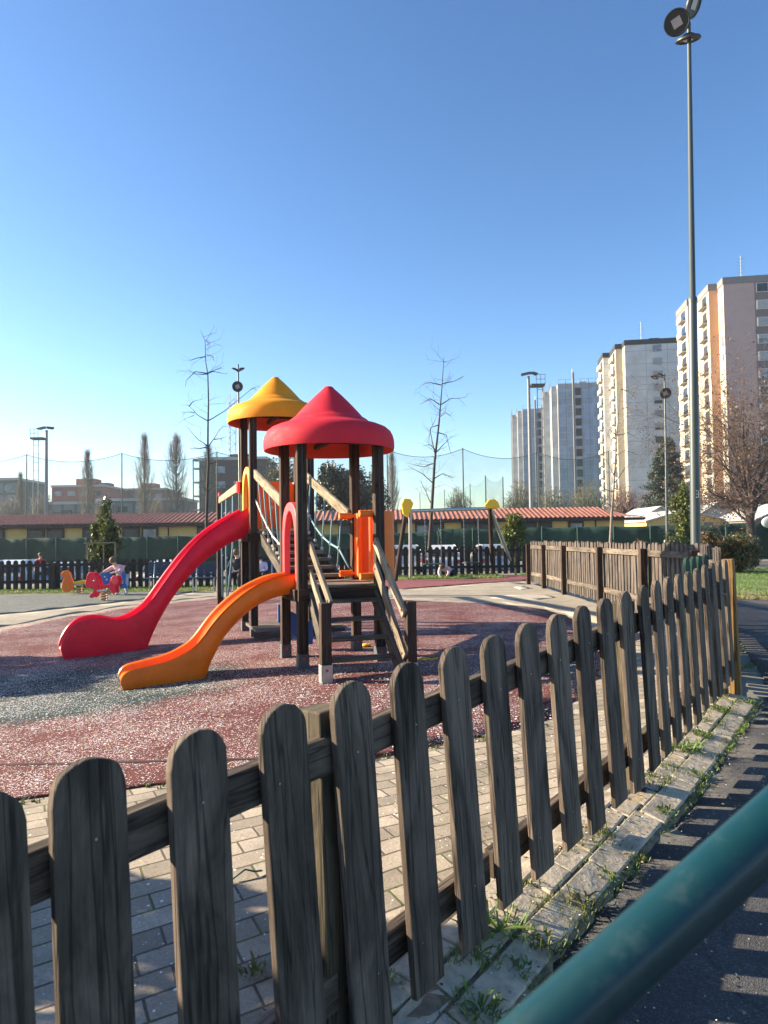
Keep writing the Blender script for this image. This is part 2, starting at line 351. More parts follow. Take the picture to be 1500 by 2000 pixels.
M['cargrey'] = simple('silver_car_paint', (.40, .42, .44), .28, .5, .03, 3)
M['carglass'] = glass('car_glass', (.03, .035, .04), .05)
M['tyre'] = simple('tyre_rubber', (.02, .02, .02), .9)
M['taillight'] = simple('tail_light', (.45, .02, .02), .3)
M['f_white'] = gridmat('white_panel_facade', (.60, .60, .58), (.34, .34, .34), 4.5, 2.9, 0, .05, .85, .03)
M['f_cream'] = simple('cream_render', (.48, .43, .33), .9, var=.05, sc=1)
M['f_lilac'] = simple('lilac_pink_render', (.47, .335, .31), .9, var=.05, sc=1)
M['f_orange'] = simple('peach_render', (.62, .33, .18), .9, var=.05, sc=1)
M['f_brown'] = simple('grey_brown_render', (.19, .16, .15), .9, var=.06, sc=1)
M['f_slate'] = simple('slate_parapet', (.022, .026, .036), .8, var=.1, sc=1)
M['f_slate2'] = simple('grey_parapet', (.20, .185, .185), .8, var=.1, sc=1)
M['f_net'] = gridmat('blue_grey_scaffold_net', (.28, .37, .48), (.42, .47, .53), 2.4, 2.0, 0, .07, .85, .12)
M['f_netgrey'] = gridmat('grey_scaffold_net', (.30, .335, .37), (.35, .35, .34), 2.4, 2.0, 0, .07, .85, .12)
M['f_pale'] = simple('pale_wall_strip', (.46, .46, .44), .9, var=.05, sc=1)
M['tube'] = simple('dull_scaffold_tube', (.20, .20, .20), .8)
M['shoe_metal'] = simple('dark_shoe_metal', (.09, .095, .105), .6, .2)
M['mast'] = simple('dull_galvanised_mast', (.22, .235, .245), .6, .1)
M['brick'] = gridmat('dull_red_brick', (.34, .12, .09), (.26, .11, .09), 3.0, 3.0, 0, .1, .9, .08)
M['concrete'] = gridmat('grey_concrete_facade', (.22, .22, .21), (.12, .12, .12), 3.0, 3.0, 0, .35, .9, .1)
M['darkbrick'] = simple('dark_maroon_brick', (.10, .042, .042), .9, var=.1, sc=1)
M['skin'] = simple('skin', (.60, .36, .27), .55, var=.05)
M['hair'] = simple('brown_hair', (.12, .07, .04), .7, var=.3, sc=60)
M['c_pink'] = simple('pink_white_cloth', (.65, .42, .46), .9, var=.25, sc=30)
M['c_blue'] = simple('pale_blue_cloth', (.42, .50, .62), .9, var=.2, sc=30)
M['c_dark'] = simple('dark_cloth', (.02, .022, .03), .9, var=.2, sc=20)
M['c_lilac'] = simple('lilac_cloth', (.55, .5, .68), .9, var=.1, sc=20)
M['c_red'] = simple('red_cloth', (.45, .04, .06), .9, var=.1, sc=20)
M['shoe'] = simple('pale_blue_shoe', (.5, .55, .62), .7)
M['bench'] = simple('navy_bench_metal', (.015, .035, .075), .5, var=.1)
M['spring'] = simple('tan_steel_spring', (.42, .24, .12), .5, .2)
M['shed'] = wood('brown_playhouse_wood', (.22, .14, .08), (.10, .06, .035))

# ------------------------------------------------------------------ mesh builder
class MB:
    def __init__(s): s.v, s.f, s.uv, s.mi = [], [], [], []; s.m = 0
    def add(s, vs, fs, uvf=None):
        o = len(s.v); s.v += [tuple(p) for p in vs]; ru, rv = random.random()*9, random.random()*9
        for k, f in enumerate(fs):
            s.f.append([o+i for i in f]); s.mi.append(s.m)
            s.uv.append([(u+ru, w+rv) for u, w in uvf[k]] if uvf else [(vs[i][0]+vs[i][1]+ru, vs[i][2]+rv) for i in f])
    def beam(s, p, q, w, h, upv=(0, 0, 1)):
        p, q = Vector(p), Vector(q); a = (q-p); L = a.length; a = a/L
        x = a.cross(Vector(upv)); x = x.normalized() if x.length > 1e-4 else Vector((1, 0, 0)); y = x.cross(a)
        vs = []
        for c in (p, q):
            for i, j in ((-1, -1), (1, -1), (1, 1), (-1, 1)): vs.append(c+x*(i*w/2)+y*(j*h/2))
        fs = [(3, 2, 1, 0), (4, 5, 6, 7)]+[(i, (i+1) % 4, 4+(i+1) % 4, 4+i) for i in range(4)]
        uv = [[(0, 0), (w, 0), (w, h*.1), (0, h*.1)]]*2; off = 0
        for i in range(4):
            ww = (w, h, w, h)[i]; uv.append([(off, 0), (off+ww, 0), (off+ww, L), (off, L)]); off += ww+.3
        s.add(vs, fs, uv)
    def box(s, c, d, rz=0):
        cx, cy, cz = c; a = math.cos(rz), math.sin(rz); vs = []
        for k in (-1, 1):
            for i, j in ((-1, -1), (1, -1), (1, 1), (-1, 1)):
                x, y = i*d[0]/2, j*d[1]/2; vs.append((cx+x*a[0]-y*a[1], cy+x*a[1]+y*a[0], cz+k*d[2]/2))
        L = max(d); ax = list(d).index(L)
        fs = [(3, 2, 1, 0), (4, 5, 6, 7)]+[(i, (i+1) % 4, 4+(i+1) % 4, 4+i) for i in range(4)]
        def u(i):
            l = [((-1, 1, 1, -1)[i % 4])*d[0]/2, ((-1, -1, 1, 1)[i % 4])*d[1]/2, (-1 if i < 4 else 1)*d[2]/2]
            along = l.pop(ax); return (l[0]+l[1]*1.7, along)
        s.add(vs, fs, [[u(i) for i in f] for f in fs])
    def tube(s, pts, rads, n=8, cap=True):
        pts = [Vector(p) for p in pts]
        if not hasattr(rads, '__len__'): rads = [rads]*len(pts)
        vs, fs, uv = [], [], []; ref = None; L = 0
        for i, p in enumerate(pts):
            a = (pts[min(i+1, len(pts)-1)]-pts[max(i-1, 0)])
            if a.length < 1e-6: a = Vector((0, 0, 1))
            a.normalize()
            if ref is None: ref = a.orthogonal().normalized()
            ref = (ref-a*ref.dot(a)); ref = ref.normalized() if ref.length > 1e-5 else a.orthogonal().normalized()
            b = a.cross(ref)
            for k in range(n):
                t = 2*math.pi*k/n; vs.append(p+(ref*math.cos(t)+b*math.sin(t))*rads[i])
        for i in range(len(pts)-1):
            l2 = L+(pts[i+1]-pts[i]).length
            for k in range(n):
                fs.append((i*n+k, i*n+(k+1) % n, (i+1)*n+(k+1) % n, (i+1)*n+k))
                r = rads[i]; c = 6.28*r/n; uv.append([(k*c, L), ((k+1)*c, L), ((k+1)*c, l2), (k*c, l2)])
            L = l2
        if cap:
            fs.append(tuple(range(n))[::-1]); uv.append([(0, 0)]*n)
            e = (len(pts)-1)*n; fs.append(tuple(range(e, e+n))); uv.append([(0, 0)]*n)
        s.add(vs, fs, uv)
    def lathe(s, c, prof, n=48, rot=None):
        vs, fs = [], []
        for r, z in prof:
            for k in range(n):
                t = 2*math.pi*k/n; p = Vector((r*math.cos(t), r*math.sin(t), z))
                if rot is not None: p = rot @ p
                vs.append(Vector(c)+p)
        for i in range(len(prof)-1):
            for k in range(n): fs.append((i*n+k, i*n+(k+1) % n, (i+1)*n+(k+1) % n, (i+1)*n+k))
        s.add(vs, fs)
    def prism(s, poly, o, ex, ez, th):
        """2-D outline (x,z) in the plane o+x*ex+z*ez, thickness th along ex x ez, centred"""
        o, ex, ez = Vector(o), Vector(ex), Vector(ez); n = ex.cross(ez).normalized(); k = len(poly); vs = []
        for d in (-th/2, th/2):
            for x, z in poly: vs.append(o+ex*x+ez*z+n*d)
        fs = [tuple(range(k))[::-1], tuple(range(k, 2*k))]+[(i, (i+1) % k, k+(i+1) % k, k+i) for i in range(k)]
        uv = [[poly[i] for i in reversed(range(k))], list(poly)]
        for i in range(k):
            a, b = poly[i], poly[(i+1) % k]; uv.append([(a[0]+3, a[1]), (b[0]+3, b[1]), (b[0]+3+th, b[1]), (a[0]+3+th, a[1])])
        s.add(vs, fs, uv)
    def ell(s, c, r, n=12, rot=None):
        pr = [(max(1e-4, math.sin(math.pi*i/n)), -math.cos(math.pi*i/n)) for i in range(n+1)]; vs, fs = [], []; m = n+4
        for a, z in pr:
            for k in range(m):
                t = 2*math.pi*k/m; p = Vector((a*math.cos(t)*r[0], a*math.sin(t)*r[1], z*r[2]))
                if rot is not None: p = rot @ p
                vs.append(Vector(c)+p)
        for i in range(n):
            for k in range(m): fs.append((i*m+k, i*m+(k+1) % m, (i+1)*m+(k+1) % m, (i+1)*m+k))
        s.add(vs, fs)
    def build(s, name, mats, parent=None, smooth=False, bevel=0, loc=None, auto=None):
        if not isinstance(mats, (list, tuple)): mats = [mats]
        me = bpy.data.meshes.new(name)
        o0 = Vector(WL.get(parent.name, (0, 0, 0))) if parent else Vector(loc or (0, 0, 0))
        me.from_pydata([tuple(Vector(p)-o0) for p in s.v], [], s.f)
        for m in mats: me.materials.append(m)
        uv = me.uv_layers.new(name='UVMap'); fl = [c for f in s.uv for q in f for c in q]
        uv.data.foreach_set('uv', fl); me.polygons.foreach_set('material_index', s.mi)
        if smooth:
            me.polygons.foreach_set('use_smooth', [True]*len(me.polygons))
        me.update(); me.validate()
        if auto: me.set_sharp_from_angle(angle=R(auto))
        o = bpy.data.objects.new(name, me); COL.objects.link(o)
        if parent: o.parent = parent; WL[o.name] = tuple(o0)
        else: o.location = o0; WL[o.name] = tuple(o0)
        if bevel:
            b = o.modifiers.new('bevel', 'BEVEL'); b.width = bevel; b.segments = 2; b.limit_method = 'ANGLE'; b.angle_limit = R(35)
        return o
WL = {}
def thing(name, label, cat, loc, group=None):
    o = bpy.data.objects.new(name, None); COL.objects.link(o); o.location = loc; o.empty_display_size = .2
    WL[o.name] = tuple(loc); return tag(o, label, cat, group)
def tag(o, label, cat, group=None, kind=None):
    if label: o['label'] = label
    if cat: o['category'] = cat
    if group: o['group'] = group
    if kind: o['kind'] = kind
    return o
def lab(o, s): o['label'] = s; return o
def copy_tree(o, parent=None):
    c = o.copy(); COL.objects.link(c); c.parent = parent
    for ch in list(o.children): copy_tree(ch, c)
    return c

# ------------------------------------------------------------------ ground sheets
XL = sorted(set([-600, -250, -120, -60, -40, -30, -22, -17, -14, -12]+[x*.5 for x in range(-20, 21)]+[12, 14, 17, 22, 30, 40, 60, 120, 250, 600]))
YL = sorted(set([-300, -100, -40, -15, -8, -4, -2]+[y*.25 for y in range(0, 36)]+[9.5+.5*i for i in range(50)]+[36, 40, 50, 60, 80, 120, 200, 400]))
def sheet(name, poly, dz, m, rough=0, kind='structure', label=None):
    if rough:                              # a worn, uneven outline instead of a ruled one
        q = []
        for i in range(len(poly)):
            a, b = Vector(poly[i]), Vector(poly[(i+1) % len(poly)]); k = max(1, int((b-a).length/(rough*4)))
            nrm = Vector((-(b-a).y, (b-a).x)).normalized()
            for j in range(k): q.append(tuple(a+(b-a)*(j/k)+nrm*random.uniform(-rough, rough)))
        poly = q
    bm = bmesh.new(); bv = [bm.verts.new((x, y, 0)) for x, y in poly]
    xs = [p[0] for p in poly]; ys = [p[1] for p in poly]
    for a, b, c in tessellate_polygon([[Vector((x, y, 0)) for x, y in poly]]):
        ar = (bv[b].co-bv[a].co).cross(bv[c].co-bv[a].co).z
        if abs(ar) > 1e-9: bm.faces.new([bv[i] for i in ((a, b, c) if ar > 0 else (a, c, b))])
    for X in XL:
        if min(xs) < X < max(xs):
            bmesh.ops.bisect_plane(bm, geom=bm.verts[:]+bm.edges[:]+bm.faces[:], plane_co=(X, 0, 0), plane_no=(1, 0, 0))
    for Y in YL:
        if min(ys) < Y < max(ys):
            bmesh.ops.bisect_plane(bm, geom=bm.verts[:]+bm.edges[:]+bm.faces[:], plane_co=(0, Y, 0), plane_no=(0, 1, 0))
    for v in bm.verts: v.co.z = gz(v.co.x, v.co.y)+dz
    bm.normal_update()
    for f in bm.faces: f.smooth = True
    be = [e for e in bm.edges if e.is_boundary]                  # a real edge down to the layer below
    ex = bmesh.ops.extrude_edge_only(bm, edges=be)
    for g_ in ex['geom']:
        if isinstance(g_, bmesh.types.BMVert): g_.co.z -= .03
        elif isinstance(g_, bmesh.types.BMFace): g_.smooth = False
    me = bpy.data.meshes.new(name); bm.to_mesh(me); bm.free(); me.materials.append(m)
    o = bpy.data.objects.new(name, me); COL.objects.link(o); o['kind'] = kind
    if label: o['label'] = label
    return o
# near fence line
def fpos(i):
    if i < 0: i = i+min(.22, -i*.22)
    if i <= 12: return Vector((-.586+.161*i, 1.40+.194*i))
    return Vector((1.346+.155*(i-12), 3.728+.223*(i-12)))
def off(p, d, nx=.768, ny=-.64): return (p.x+nx*d, p.y+ny*d)
sheet('ground', [(-1500, -400), (1500, -400), (1500, 3000), (-1500, 3000)], -.016, M['far_ground'])
fl = [fpos(-14), fpos(12), fpos(21.6)]
inner = [(-16, -8)]+[off(p, .0) for p in fl]+[(3.0, 6.1), (4.2, 9.1), (4.2, 19.3), (6.4, 24.0), (-25, 23.0), (-25, -8)]
sheet('block_paving', inner, 0, M['paving'])
sheet('asphalt_path', [off(fpos(-14), .195), off(fpos(12), .195), off(fpos(21.6), .205), (3.35, 6.3), (4.5, 9.2), (4.6, 14.4), (7.2, 14.1), (12, 10.8), (30, 6.0), (30, -12), (-9, -12)], -.004, M['asphalt'], .02)
def GL(pts): return [tuple(G(*p)[:2]) for p in pts]
red_poly = GL([(-160, 1590), (0, 1567), (120, 1556), (300, 1533), (600, 1508), (850, 1455), (1000, 1428), (1095, 1398), (1150, 1350), (1180, 1300), (1195, 1262), (1165, 1232), (1110, 1205), (1060, 1190), (960, 1180), (830, 1175), (700, 1168), (560, 1164), (430, 1168), (330, 1178), (220, 1192), (110, 1210), (0, 1232), (-200, 1262)])
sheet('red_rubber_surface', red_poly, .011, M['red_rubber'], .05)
gp = GL([(-200, 1335), (0, 1293), (120, 1281), (210, 1300), (300, 1335), (330, 1368), (250, 1400), (120, 1408), (0, 1400), (-200, 1420)])
sheet('green_rubber_patch', GL([(1010, 1290), (1120, 1283), (1150, 1300), (1110, 1322), (1000, 1325)]), .017, M['green_rubber'], .05)
sm_ = [(-160, 1499), (0, 1497), (160, 1494), (330, 1489), (480, 1486), (600, 1480), (690, 1474)]
sheet('rubber_dark_line', GL([(x, y-1.5) for x, y in sm_]+[(x, y+2.5) for x, y in sm_[::-1]]), .0135, M['dark_line'])  # thin dark line laid across the red rubber
sheet('chalk_marks', GL([(955, 1168), (1000, 1162), (1062, 1163), (1090, 1168), (1050, 1172), (990, 1171)]), .0095, M['chalk'], .06)
sheet('chalk_marks', GL([(1000, 1147), (1022, 1145), (1040, 1150), (1018, 1152)]), .0095, M['chalk_blue'], .05)
# pale worn band of concrete behind the red rubber and the grey green rubber beyond it
band = GL([(-250, 1275), (-100, 1237), (0, 1226), (110, 1205), (220, 1187), (330, 1174), (430, 1164), (560, 1160), (700, 1164), (830, 1171), (960, 1176), (1060, 1186), (1115, 1200), (1170, 1228), (1205, 1262)])
band_out = [(4.1, 10.2), (4.1, 19.0), (3.6, 20.4)]+GL([(960, 1139), (880, 1146), (790, 1153), (700, 1153), (560, 1149), (420, 1152), (300, 1170), (180, 1184), (60, 1197), (-250, 1225)])
sheet('concrete_band', band+band_out, .005, M['band'], .06)
sheet('grey_rubber_surface', GL([(-250, 1222), (60, 1195), (180, 1182), (300, 1168), (420, 1150), (420, 1146), (300, 1153), (-250, 1170)]), .0145, M['grey_rubber'], .03)
sheet('far_red_rubber_surface', GL([(690, 1150), (790, 1151), (880, 1144), (960, 1138), (1040, 1134), (1052, 1124), (900, 1124), (770, 1132), (690, 1140)]), .0145, M['red_rubber_far'], .04)
lawn = [(7.2, 14.1), (12, 10.8), (30, 6.0), (60, 8), (60, 27), (8, 26.5), (4.6, 25), (4.5, 19.0), (4.6, 14.4)]
sheet('lawn', lawn, .004, M['grassg'], .06)
sheet('grass_strip', [(-25, 20.9), (-12, 21.3), (-6, 21.6), (0, 22.1), (3.9, 22.6), (3.9, 25.5), (-25, 24.5)], .021, M['grassg'], .05)
sheet('street', [(-60, 27.5), (80, 29), (80, 46), (-60, 46)], .004, M['asphalt'])

# kerb: two rows of laid blocks between paving and path
def kerb_row(name, d0, wdt, step, seed, h=.008):
    random.seed(seed); mb = MB(); i = -13.0
    while i < 21.4:
        st = step*random.uniform(.85, 1.15)/.252; a, b = fpos(i), fpos(min(21.5, i+st-.035)); 
        da = d0+random.uniform(-.006, .006); t = random.uniform(-.004, .006)
        q = [off(a+Vector((random.gauss(0, .004), random.gauss(0, .004))), da+random.gauss(0, .004)) if e_ == 0 else off(b+Vector((random.gauss(0, .004), random.gauss(0, .004))), da+random.gauss(0, .004)) if e_ == 1 else off(b, da+wdt-.008+random.gauss(0, .005)) if e_ == 2 else off(a, da+wdt-.008+random.gauss(0, .005)) for e_ in range(4)]
        zz = [gz(*p)+h+t+random.uniform(-.003, .003) for p in q]
        vs = [(x, y, z) for (x, y), z in zip(q, zz)]+[(x, y, z-.06) for (x, y), z in zip(q, zz)]
        mb.add(vs, [(0, 1, 2, 3)[::-1], (0, 1, 5, 4), (1, 2, 6, 5), (2, 3, 7, 6), (3, 0, 4, 7)])
        i += st
    o = mb.build(name, M['kerb'], bevel=.006); o['kind'] = 'structure'; return o
kerb_row('kerb', .072, .125, .50, 3, .012)
kerb_row('edging_blocks', -.035, .105, .21, 5, .010)
kerb_row('edging_blocks', -.145, .105, .20, 9, .010)
sheet('kerb_bed', [off(fpos(-14), -.005), off(fpos(12), -.005), off(fpos(21.6), -.005), off(fpos(21.6), .215), off(fpos(12), .215), off(fpos(-14), .215)], .003, M['dirt'], .012)

# ------------------------------------------------------------------ fences
def picket_poly(w, h, jit=0):
    r = w/2; pts = [(-r, 0), (r, 0)]; n = 16; rr = r*random.uniform(.93, 1.05); ex = random.uniform(.88, 1.0); tk = random.uniform(.2, 2.9); dn = random.uniform(.001, .004) if random.random() < .4 else 0
    for k in range(n+1):
        t = math.pi*k/n; pts.append((r*math.cos(t), h-rr+rr*math.sin(t)**ex-(dn if abs(t-tk) < .2 else 0)))
    return [(x+random.uniform(-jit, jit), z+random.uniform(-jit, jit)) for x, z in pts]
tops = [1480, 1425, 1375, 1331, 1294, 1263, 1240, 1217, 1200, 1183, 1168, 1155, 1143, 1133, 1127, 1121, 1116, 1110, 1103, 1099, 1096, 1093]
fz = {}
for i, ty in enumerate(tops):
    p = fpos(i); px = 750+(p.x/p.y)*F; fz[i] = P(px, ty, p.y).z
for i in range(-1, -8, -1): fz[i] = fz[0]-.012*-i
def fzz(i):
    a = math.floor(i); a = max(-7, min(20, a)); return fz[a]+(fz[a+1]-fz[a])*(i-a)
def fzs(i): return sum(fzz(i+k) for k in (-1.5, 0, 1.5))/3 if -5 < i < 19 else fzz(i)
random.seed(21)
root = thing('picket_fence', 'grey weathered picket fence with round topped boards running along the path kerb in the foreground', 'fence', (*fpos(-7), gz(*fpos(-7))))
for i in range(-7, 22):
    p = fpos(i); d2 = (fpos(i+1)-fpos(i)).normalized() if i < 12 else (fpos(14)-fpos(13)).normalized()
    h = random.uniform(.945, .985)
    slope = (fzs(i+1)-fzs(i))/.252; a = Vector((d2.x, d2.y, slope)).normalized(); nrm = Vector((d2.y, -d2.x, 0))
    upv = Vector((0, 0, 1))-a*a.z; upv.normalize(); upv = (upv-nrm*.03+a*random.uniform(-.012, .012)).normalized()
    top = Vector((p.x, p.y, fz[i]))
    base = top-upv*h
    mb = MB(); mb.prism(picket_poly(random.uniform(.142, .152), h, .0015), base, a, upv, .024)
    o = mb.build('picket', M['fence'], root, bevel=.004)
    for zz in (h-.185, h-.82):                                  # nail heads
        c = base+a*random.uniform(-.035, .035)+upv*(zz+random.uniform(-.03, .03))+nrm*.0125
        nm = MB(); nm.tube([c, c+nrm*.0022], .003, 7); nm.build('nail', M['steel'], o)
for lo, hi in ((-7, 2.9), (2.9, 11.7), (11.7, 21.3)):
    for dz0, hh in ((.19, .10), (.825, .10)):
        mb = MB(); k = [lo]+[x for x in (6, 12, 16) if lo < x < hi]+[hi]
        for a, b in zip(k[:-1], k[1:]):
            pa, pb = fpos(a+.05), fpos(b-.05)
            mb.beam((*off(pa, -.036), fzs(a)-dz0), (*off(pb, -.036), fzs(b)-dz0), .04, hh)
        mb.build('rail', M['fence'], root, bevel=.004)
for i in (-5.9, 2.9, 11.7, 21.0):
    p = fpos(i); x, y = off(p, -.062); mb = MB()
    mb.beam((x, y, gz(x, y)-.1), (x-.02, y, fzs(i)-.075), .095, .095, (.64, .77, 0))
    mb.build('post', M['fence_post'], root, bevel=.005)
p = fpos(21.6); mb = MB(); mb.beam((p.x+.02, p.y-.02, gz(p.x, p.y)-.1), (p.x, p.y, fz[21]-.0), .085, .09, (.6, .8, 0))
lab(mb.build('post', M['fence_tan'], root, bevel=.006), 'newer tan end post of the fence')

def simple_fence(name, label, pts, ht, pitch, w, mp, mr, mpost, side, post_at, grp=None, th=.02, rail=.09):
    """pts: corner points; side=+1 puts rails and posts to the left of the walking direction"""
    root = thing(name, label, 'fence', (pts[0][0], pts[0][1], gz(*pts[0])), grp)
    segs = []; L = 0
    for a, b in zip(pts[:-1], pts[1:]):
        a, b = Vector(a), Vector(b); segs.append((a, b, L, L+(b-a).length)); L = segs[-1][3]
    def at(s):
        for a, b, l0, l1 in segs:
            if s <= l1+1e-6: d = (b-a).normalized(); return a+d*(s-l0), d
        return b, d
    s = pitch/2; 
    while s < L:
        p, d = at(s); z0 = gz(p.x, p.y)+.06+random.uniform(-.012, .012); h = ht+random.uniform(-.015, .015)
        mb = MB(); e = Vector((d.x, d.y, 0)); u = Vector((random.uniform(-.01, .01), random.uniform(-.01, .01), 1)).normalized()
        pp = picket_poly(w, h)
        mb.prism(pp, (p.x, p.y, z0), e, u, th); mb.build('picket', mp, root)
        s += pitch*random.uniform(.97, 1.03)
    bounds = sorted(set(list(post_at)+[0, L]))
    for s0, s1 in zip(bounds[:-1], bounds[1:]):
        pa, d = at(s0+.01); pb, _ = at(s1-.01); n = Vector((-d.y, d.x))*side
        for z in (.24, ht-.16):
            mb = MB(); mb.beam((pa.x+n.x*.03, pa.y+n.y*.03, gz(pa.x, pa.y)+.06+z), (pb.x+n.x*.03, pb.y+n.y*.03, gz(pb.x, pb.y)+.06+z), .036, rail)
            mb.build('rail', mr, root)
    for s0 in post_at:
        p, d = at(s0); n = Vector((-d.y, d.x))*side; x, y = p.x+n.x*.10, p.y+n.y*.10
        mb = MB(); mb.beam((x, y, gz(x, y)-.1), (x, y, gz(x, y)+ht-.03), .10, .10, (0, 1, 0)); mb.build('post', mpost, root, bevel=.006)
    return root
random.seed(5)
simple_fence('picket_fence', 'sunlit pinkish brown picket fence with posts and rails facing the playground, on its right side', [(2.76, 5.86), (4.1, 9.2), (4.06, 17.8), (4.0, 19.4)], 1.12, .152, .105,
             M['fence_far'], M['fence_rail'], M['post'], +1, (1.0, 3.55, 5.4, 7.6, 10.2, 12.15, 13.75))
bl, br_ = G(-60, 1160), G(1052, 1126)
bl = Vector((-13.2, 22.6)); bm_ = Vector((-3.6, 23.6)); br_ = Vector((5.6, 24.4))
simple_fence('picket_fence', 'dark picket fence behind the spring riders and the benches at the left rear', [tuple(bl), tuple(bm_)], .92, .215, .145, M['fence_back'], M['fence_back'], M['fence_back'], -1, (2.6, 4.9, 7.2, 9.5), 'dark fences at the rear edge')
simple_fence('picket_fence', 'dark picket fence behind the swing set at the rear', [tuple(bm_+Vector((.12, .01))), tuple(br_)], .95, .215, .145, M['fence_back'], M['fence_back'], M['fence_back'], -1, (2.2, 4.4, 6.6, 8.9), 'dark fences at the rear edge')
# short green board gate just inside the fence corner
gt = thing('gate', 'dark green round topped boards just behind the far end of the foreground fence', 'gate', (*off(fpos(18), -.13), 0))
for k in range(4):
    i = 18.3+.82*k; x, y = off(fpos(i), -.14); d = Vector((.57, .82)); mb = MB(); h = fzz(i)+.045-.12
    mb.prism(picket_poly(.15, h), (x, y, .12), (d.x, d.y, 0), (0, 0, 1), .024); mb.build('board', M['gate_green'], gt, bevel=.004)
for z in (.3, .85):
    mb = MB(); p, q = off(fpos(18), -.17), off(fpos(21), -.17); mb.beam((*p, z), (*q, z), .035, .08); mb.build('rail', M['gate_green'], gt)

# ------------------------------------------------------------------ foreground hand rail
A = P(1083, 2000, .50); B = P(1500, 1622, .56); dd = (B-A).normalized()
A0, B0 = A-dd*.75, B+dd*.9
mb = MB(); mb.tube([(A0.x-.02, A0.y, A0.z-.25), (A0.x-.01, A0.y, A0.z-.08), A0+dd*.04]+[A0+dd*(.1+.1*k) for k in range(0, 16)]+[B0-dd*.02, (B0.x+.06, B0.y, B0.z), (B0.x+.09, B0.y, B0.z-.1), (B0.x+.09, B0.y, B0.z-.3)], .0225, 40)
hr = thing('handrail', 'blurred teal green round metal handrail crossing the lower right corner', 'handrail', (A0.x, A0.y, gz(A0.x, A0.y)))
mb.build('rail_tube', M['rail_green'], hr, smooth=True, auto=60)
for q in ((A0.x-.02, A0.y, A0.z-.25), (B0.x+.09, B0.y, B0.z-.3)):
    mb = MB(); mb.tube([q, (q[0], q[1], gz(q[0], q[1])-.05)], .0225, 24); mb.build('post', M['rail_green'], hr, smooth=True, auto=60)

# ------------------------------------------------------------------ play structure
TH = R(19.8); U = Vector((math.cos(TH), math.sin(TH), 0)); V = Vector((-math.sin(TH), math.cos(TH), 0)); Z = Vector((0, 0, 1)); SQ = .84
R1 = Vector((-.85, 7.3, 0)); Y1 = Vector((-1.88, 10.2, 0))
ps = thing('play_structure', 'wooden climbing structure with red and amber cone roofs, a crimson slide and an orange slide', 'play structure', (-.9, 8.5, 0))
def pw(b, a, c, z): return Vector((b.x, b.y, 0))+U*a+V*c+Z*z
def post(p, z1, w=.105, shoe=.16, top=True):
    g = gz(p.x, p.y); mb = MB(); mb.beam((p.x, p.y, g+.03), (p.x, p.y, z1), w, w, tuple(V)); 
    o = mb.build('post', M['post'], ps, bevel=.014)
    if shoe:
        m2 = MB(); m2.beam((p.x, p.y, g-.05), (p.x, p.y, g+shoe), w+.008, w+.008, tuple(V)); m2.build('post_shoe', M['steel'] if w < .103 else M['shoe_metal'], o, bevel=.004)
        m3 = MB(); c = Vector((p.x, p.y, g+shoe*.72))-V*(w/2+.003); m3.tube([c, c-V*.008], .014, 10); m3.build('bolt', M['bolt'], o)
    m4 = MB()                                         # a dark routed groove down the camera side
    for sd in (-1,):
        c = Vector((p.x, p.y, 0))+V*(sd*(w/2+.001)); m4.beam((c.x, c.y, g+.2), (c.x, c.y, z1-.02), .012, .004, tuple(V))
    m4.build('groove', M['black'], o)
    return o
for b, zr in ((R1, 2.50), (Y1, 3.27)):
    for a, c in ((0, 0), (SQ, 0), (0, SQ), (SQ, SQ)): post(pw(b, a, c, 0), zr)
def roof(b, zr, m, mi, label):
    c = pw(b, SQ/2, SQ/2, zr)
    pr = [(.715, 0), (.722, .03), (.722, .10), (.71, .155), (.685, .205), (.64, .245), (.57, .275), (.50, .295), (.455, .315), (.43, .338), (.41, .352), (.385, .365)]
    n = 10
    for k in range(n+1): t = k/n; pr.append((.385*(1-t)+.055*t, .365+(.705-.365)*t+.012*math.sin(t*math.pi)))
    pr += [(.05, .716), (.035, .722), (.001, .722)]
    mb = MB(); mb.lathe(c, pr, 96)
    o = lab(mb.build('roof', m, ps, smooth=True, auto=50), label)
    m2 = MB(); m2.lathe(c, [(.001, .65), (.36, .33), (.55, .24), (.66, .19), (.70, .10), (.704, 0.001), (.715, 0)], 96); m2.build('roof_lining', mi, o, smooth=True)
    m3 = MB()
    for ang in (0, 90):
        d = Vector((math.cos(R(ang)), math.sin(R(ang)), 0)); e = U*d.x+V*d.y; m3.beam(c-e*.6+Z*.12, c+e*.6+Z*.12+Z*.0, .05, .06)
    m3.build('roof_brace', M['post'], o)
roof(R1, 2.275, M['roof_red'], M['redin'], 'faded red bell shaped cone roof')
roof(Y1, 3.06, M['roof_yel'], M['redin'], 'amber yellow bell shaped cone roof')
def deck(b, z, label):
    for k in range(8):
        y = -.05+(SQ+.1)/8*(k+.5); mb = MB(); mb.beam(pw(b, -.02, y, z-.015), pw(b, SQ+.02, y, z-.015), (SQ+.1)/8-.008, .03); mb.build('deck_board', M['deck'], ps, bevel=.003)
    for y in (-.075, SQ+.075):
        mb = MB(); mb.beam(pw(b, -.06, y, z-.095), pw(b, SQ+.06, y, z-.095), .04, .12); mb.build('deck_joist', M['post'], ps, bevel=.004)
    for x in (-.07, SQ+.07):
        mb = MB(); mb.beam(pw(b, x, -.04, z-.098), pw(b, x, SQ+.04, z-.098), .04, .12); mb.build('deck_joist', M['post'], ps, bevel=.004)
DZ1, DZ2 = .83, 1.44
deck(R1, DZ1, 'lower deck'); deck(Y1, DZ2, 'upper deck')
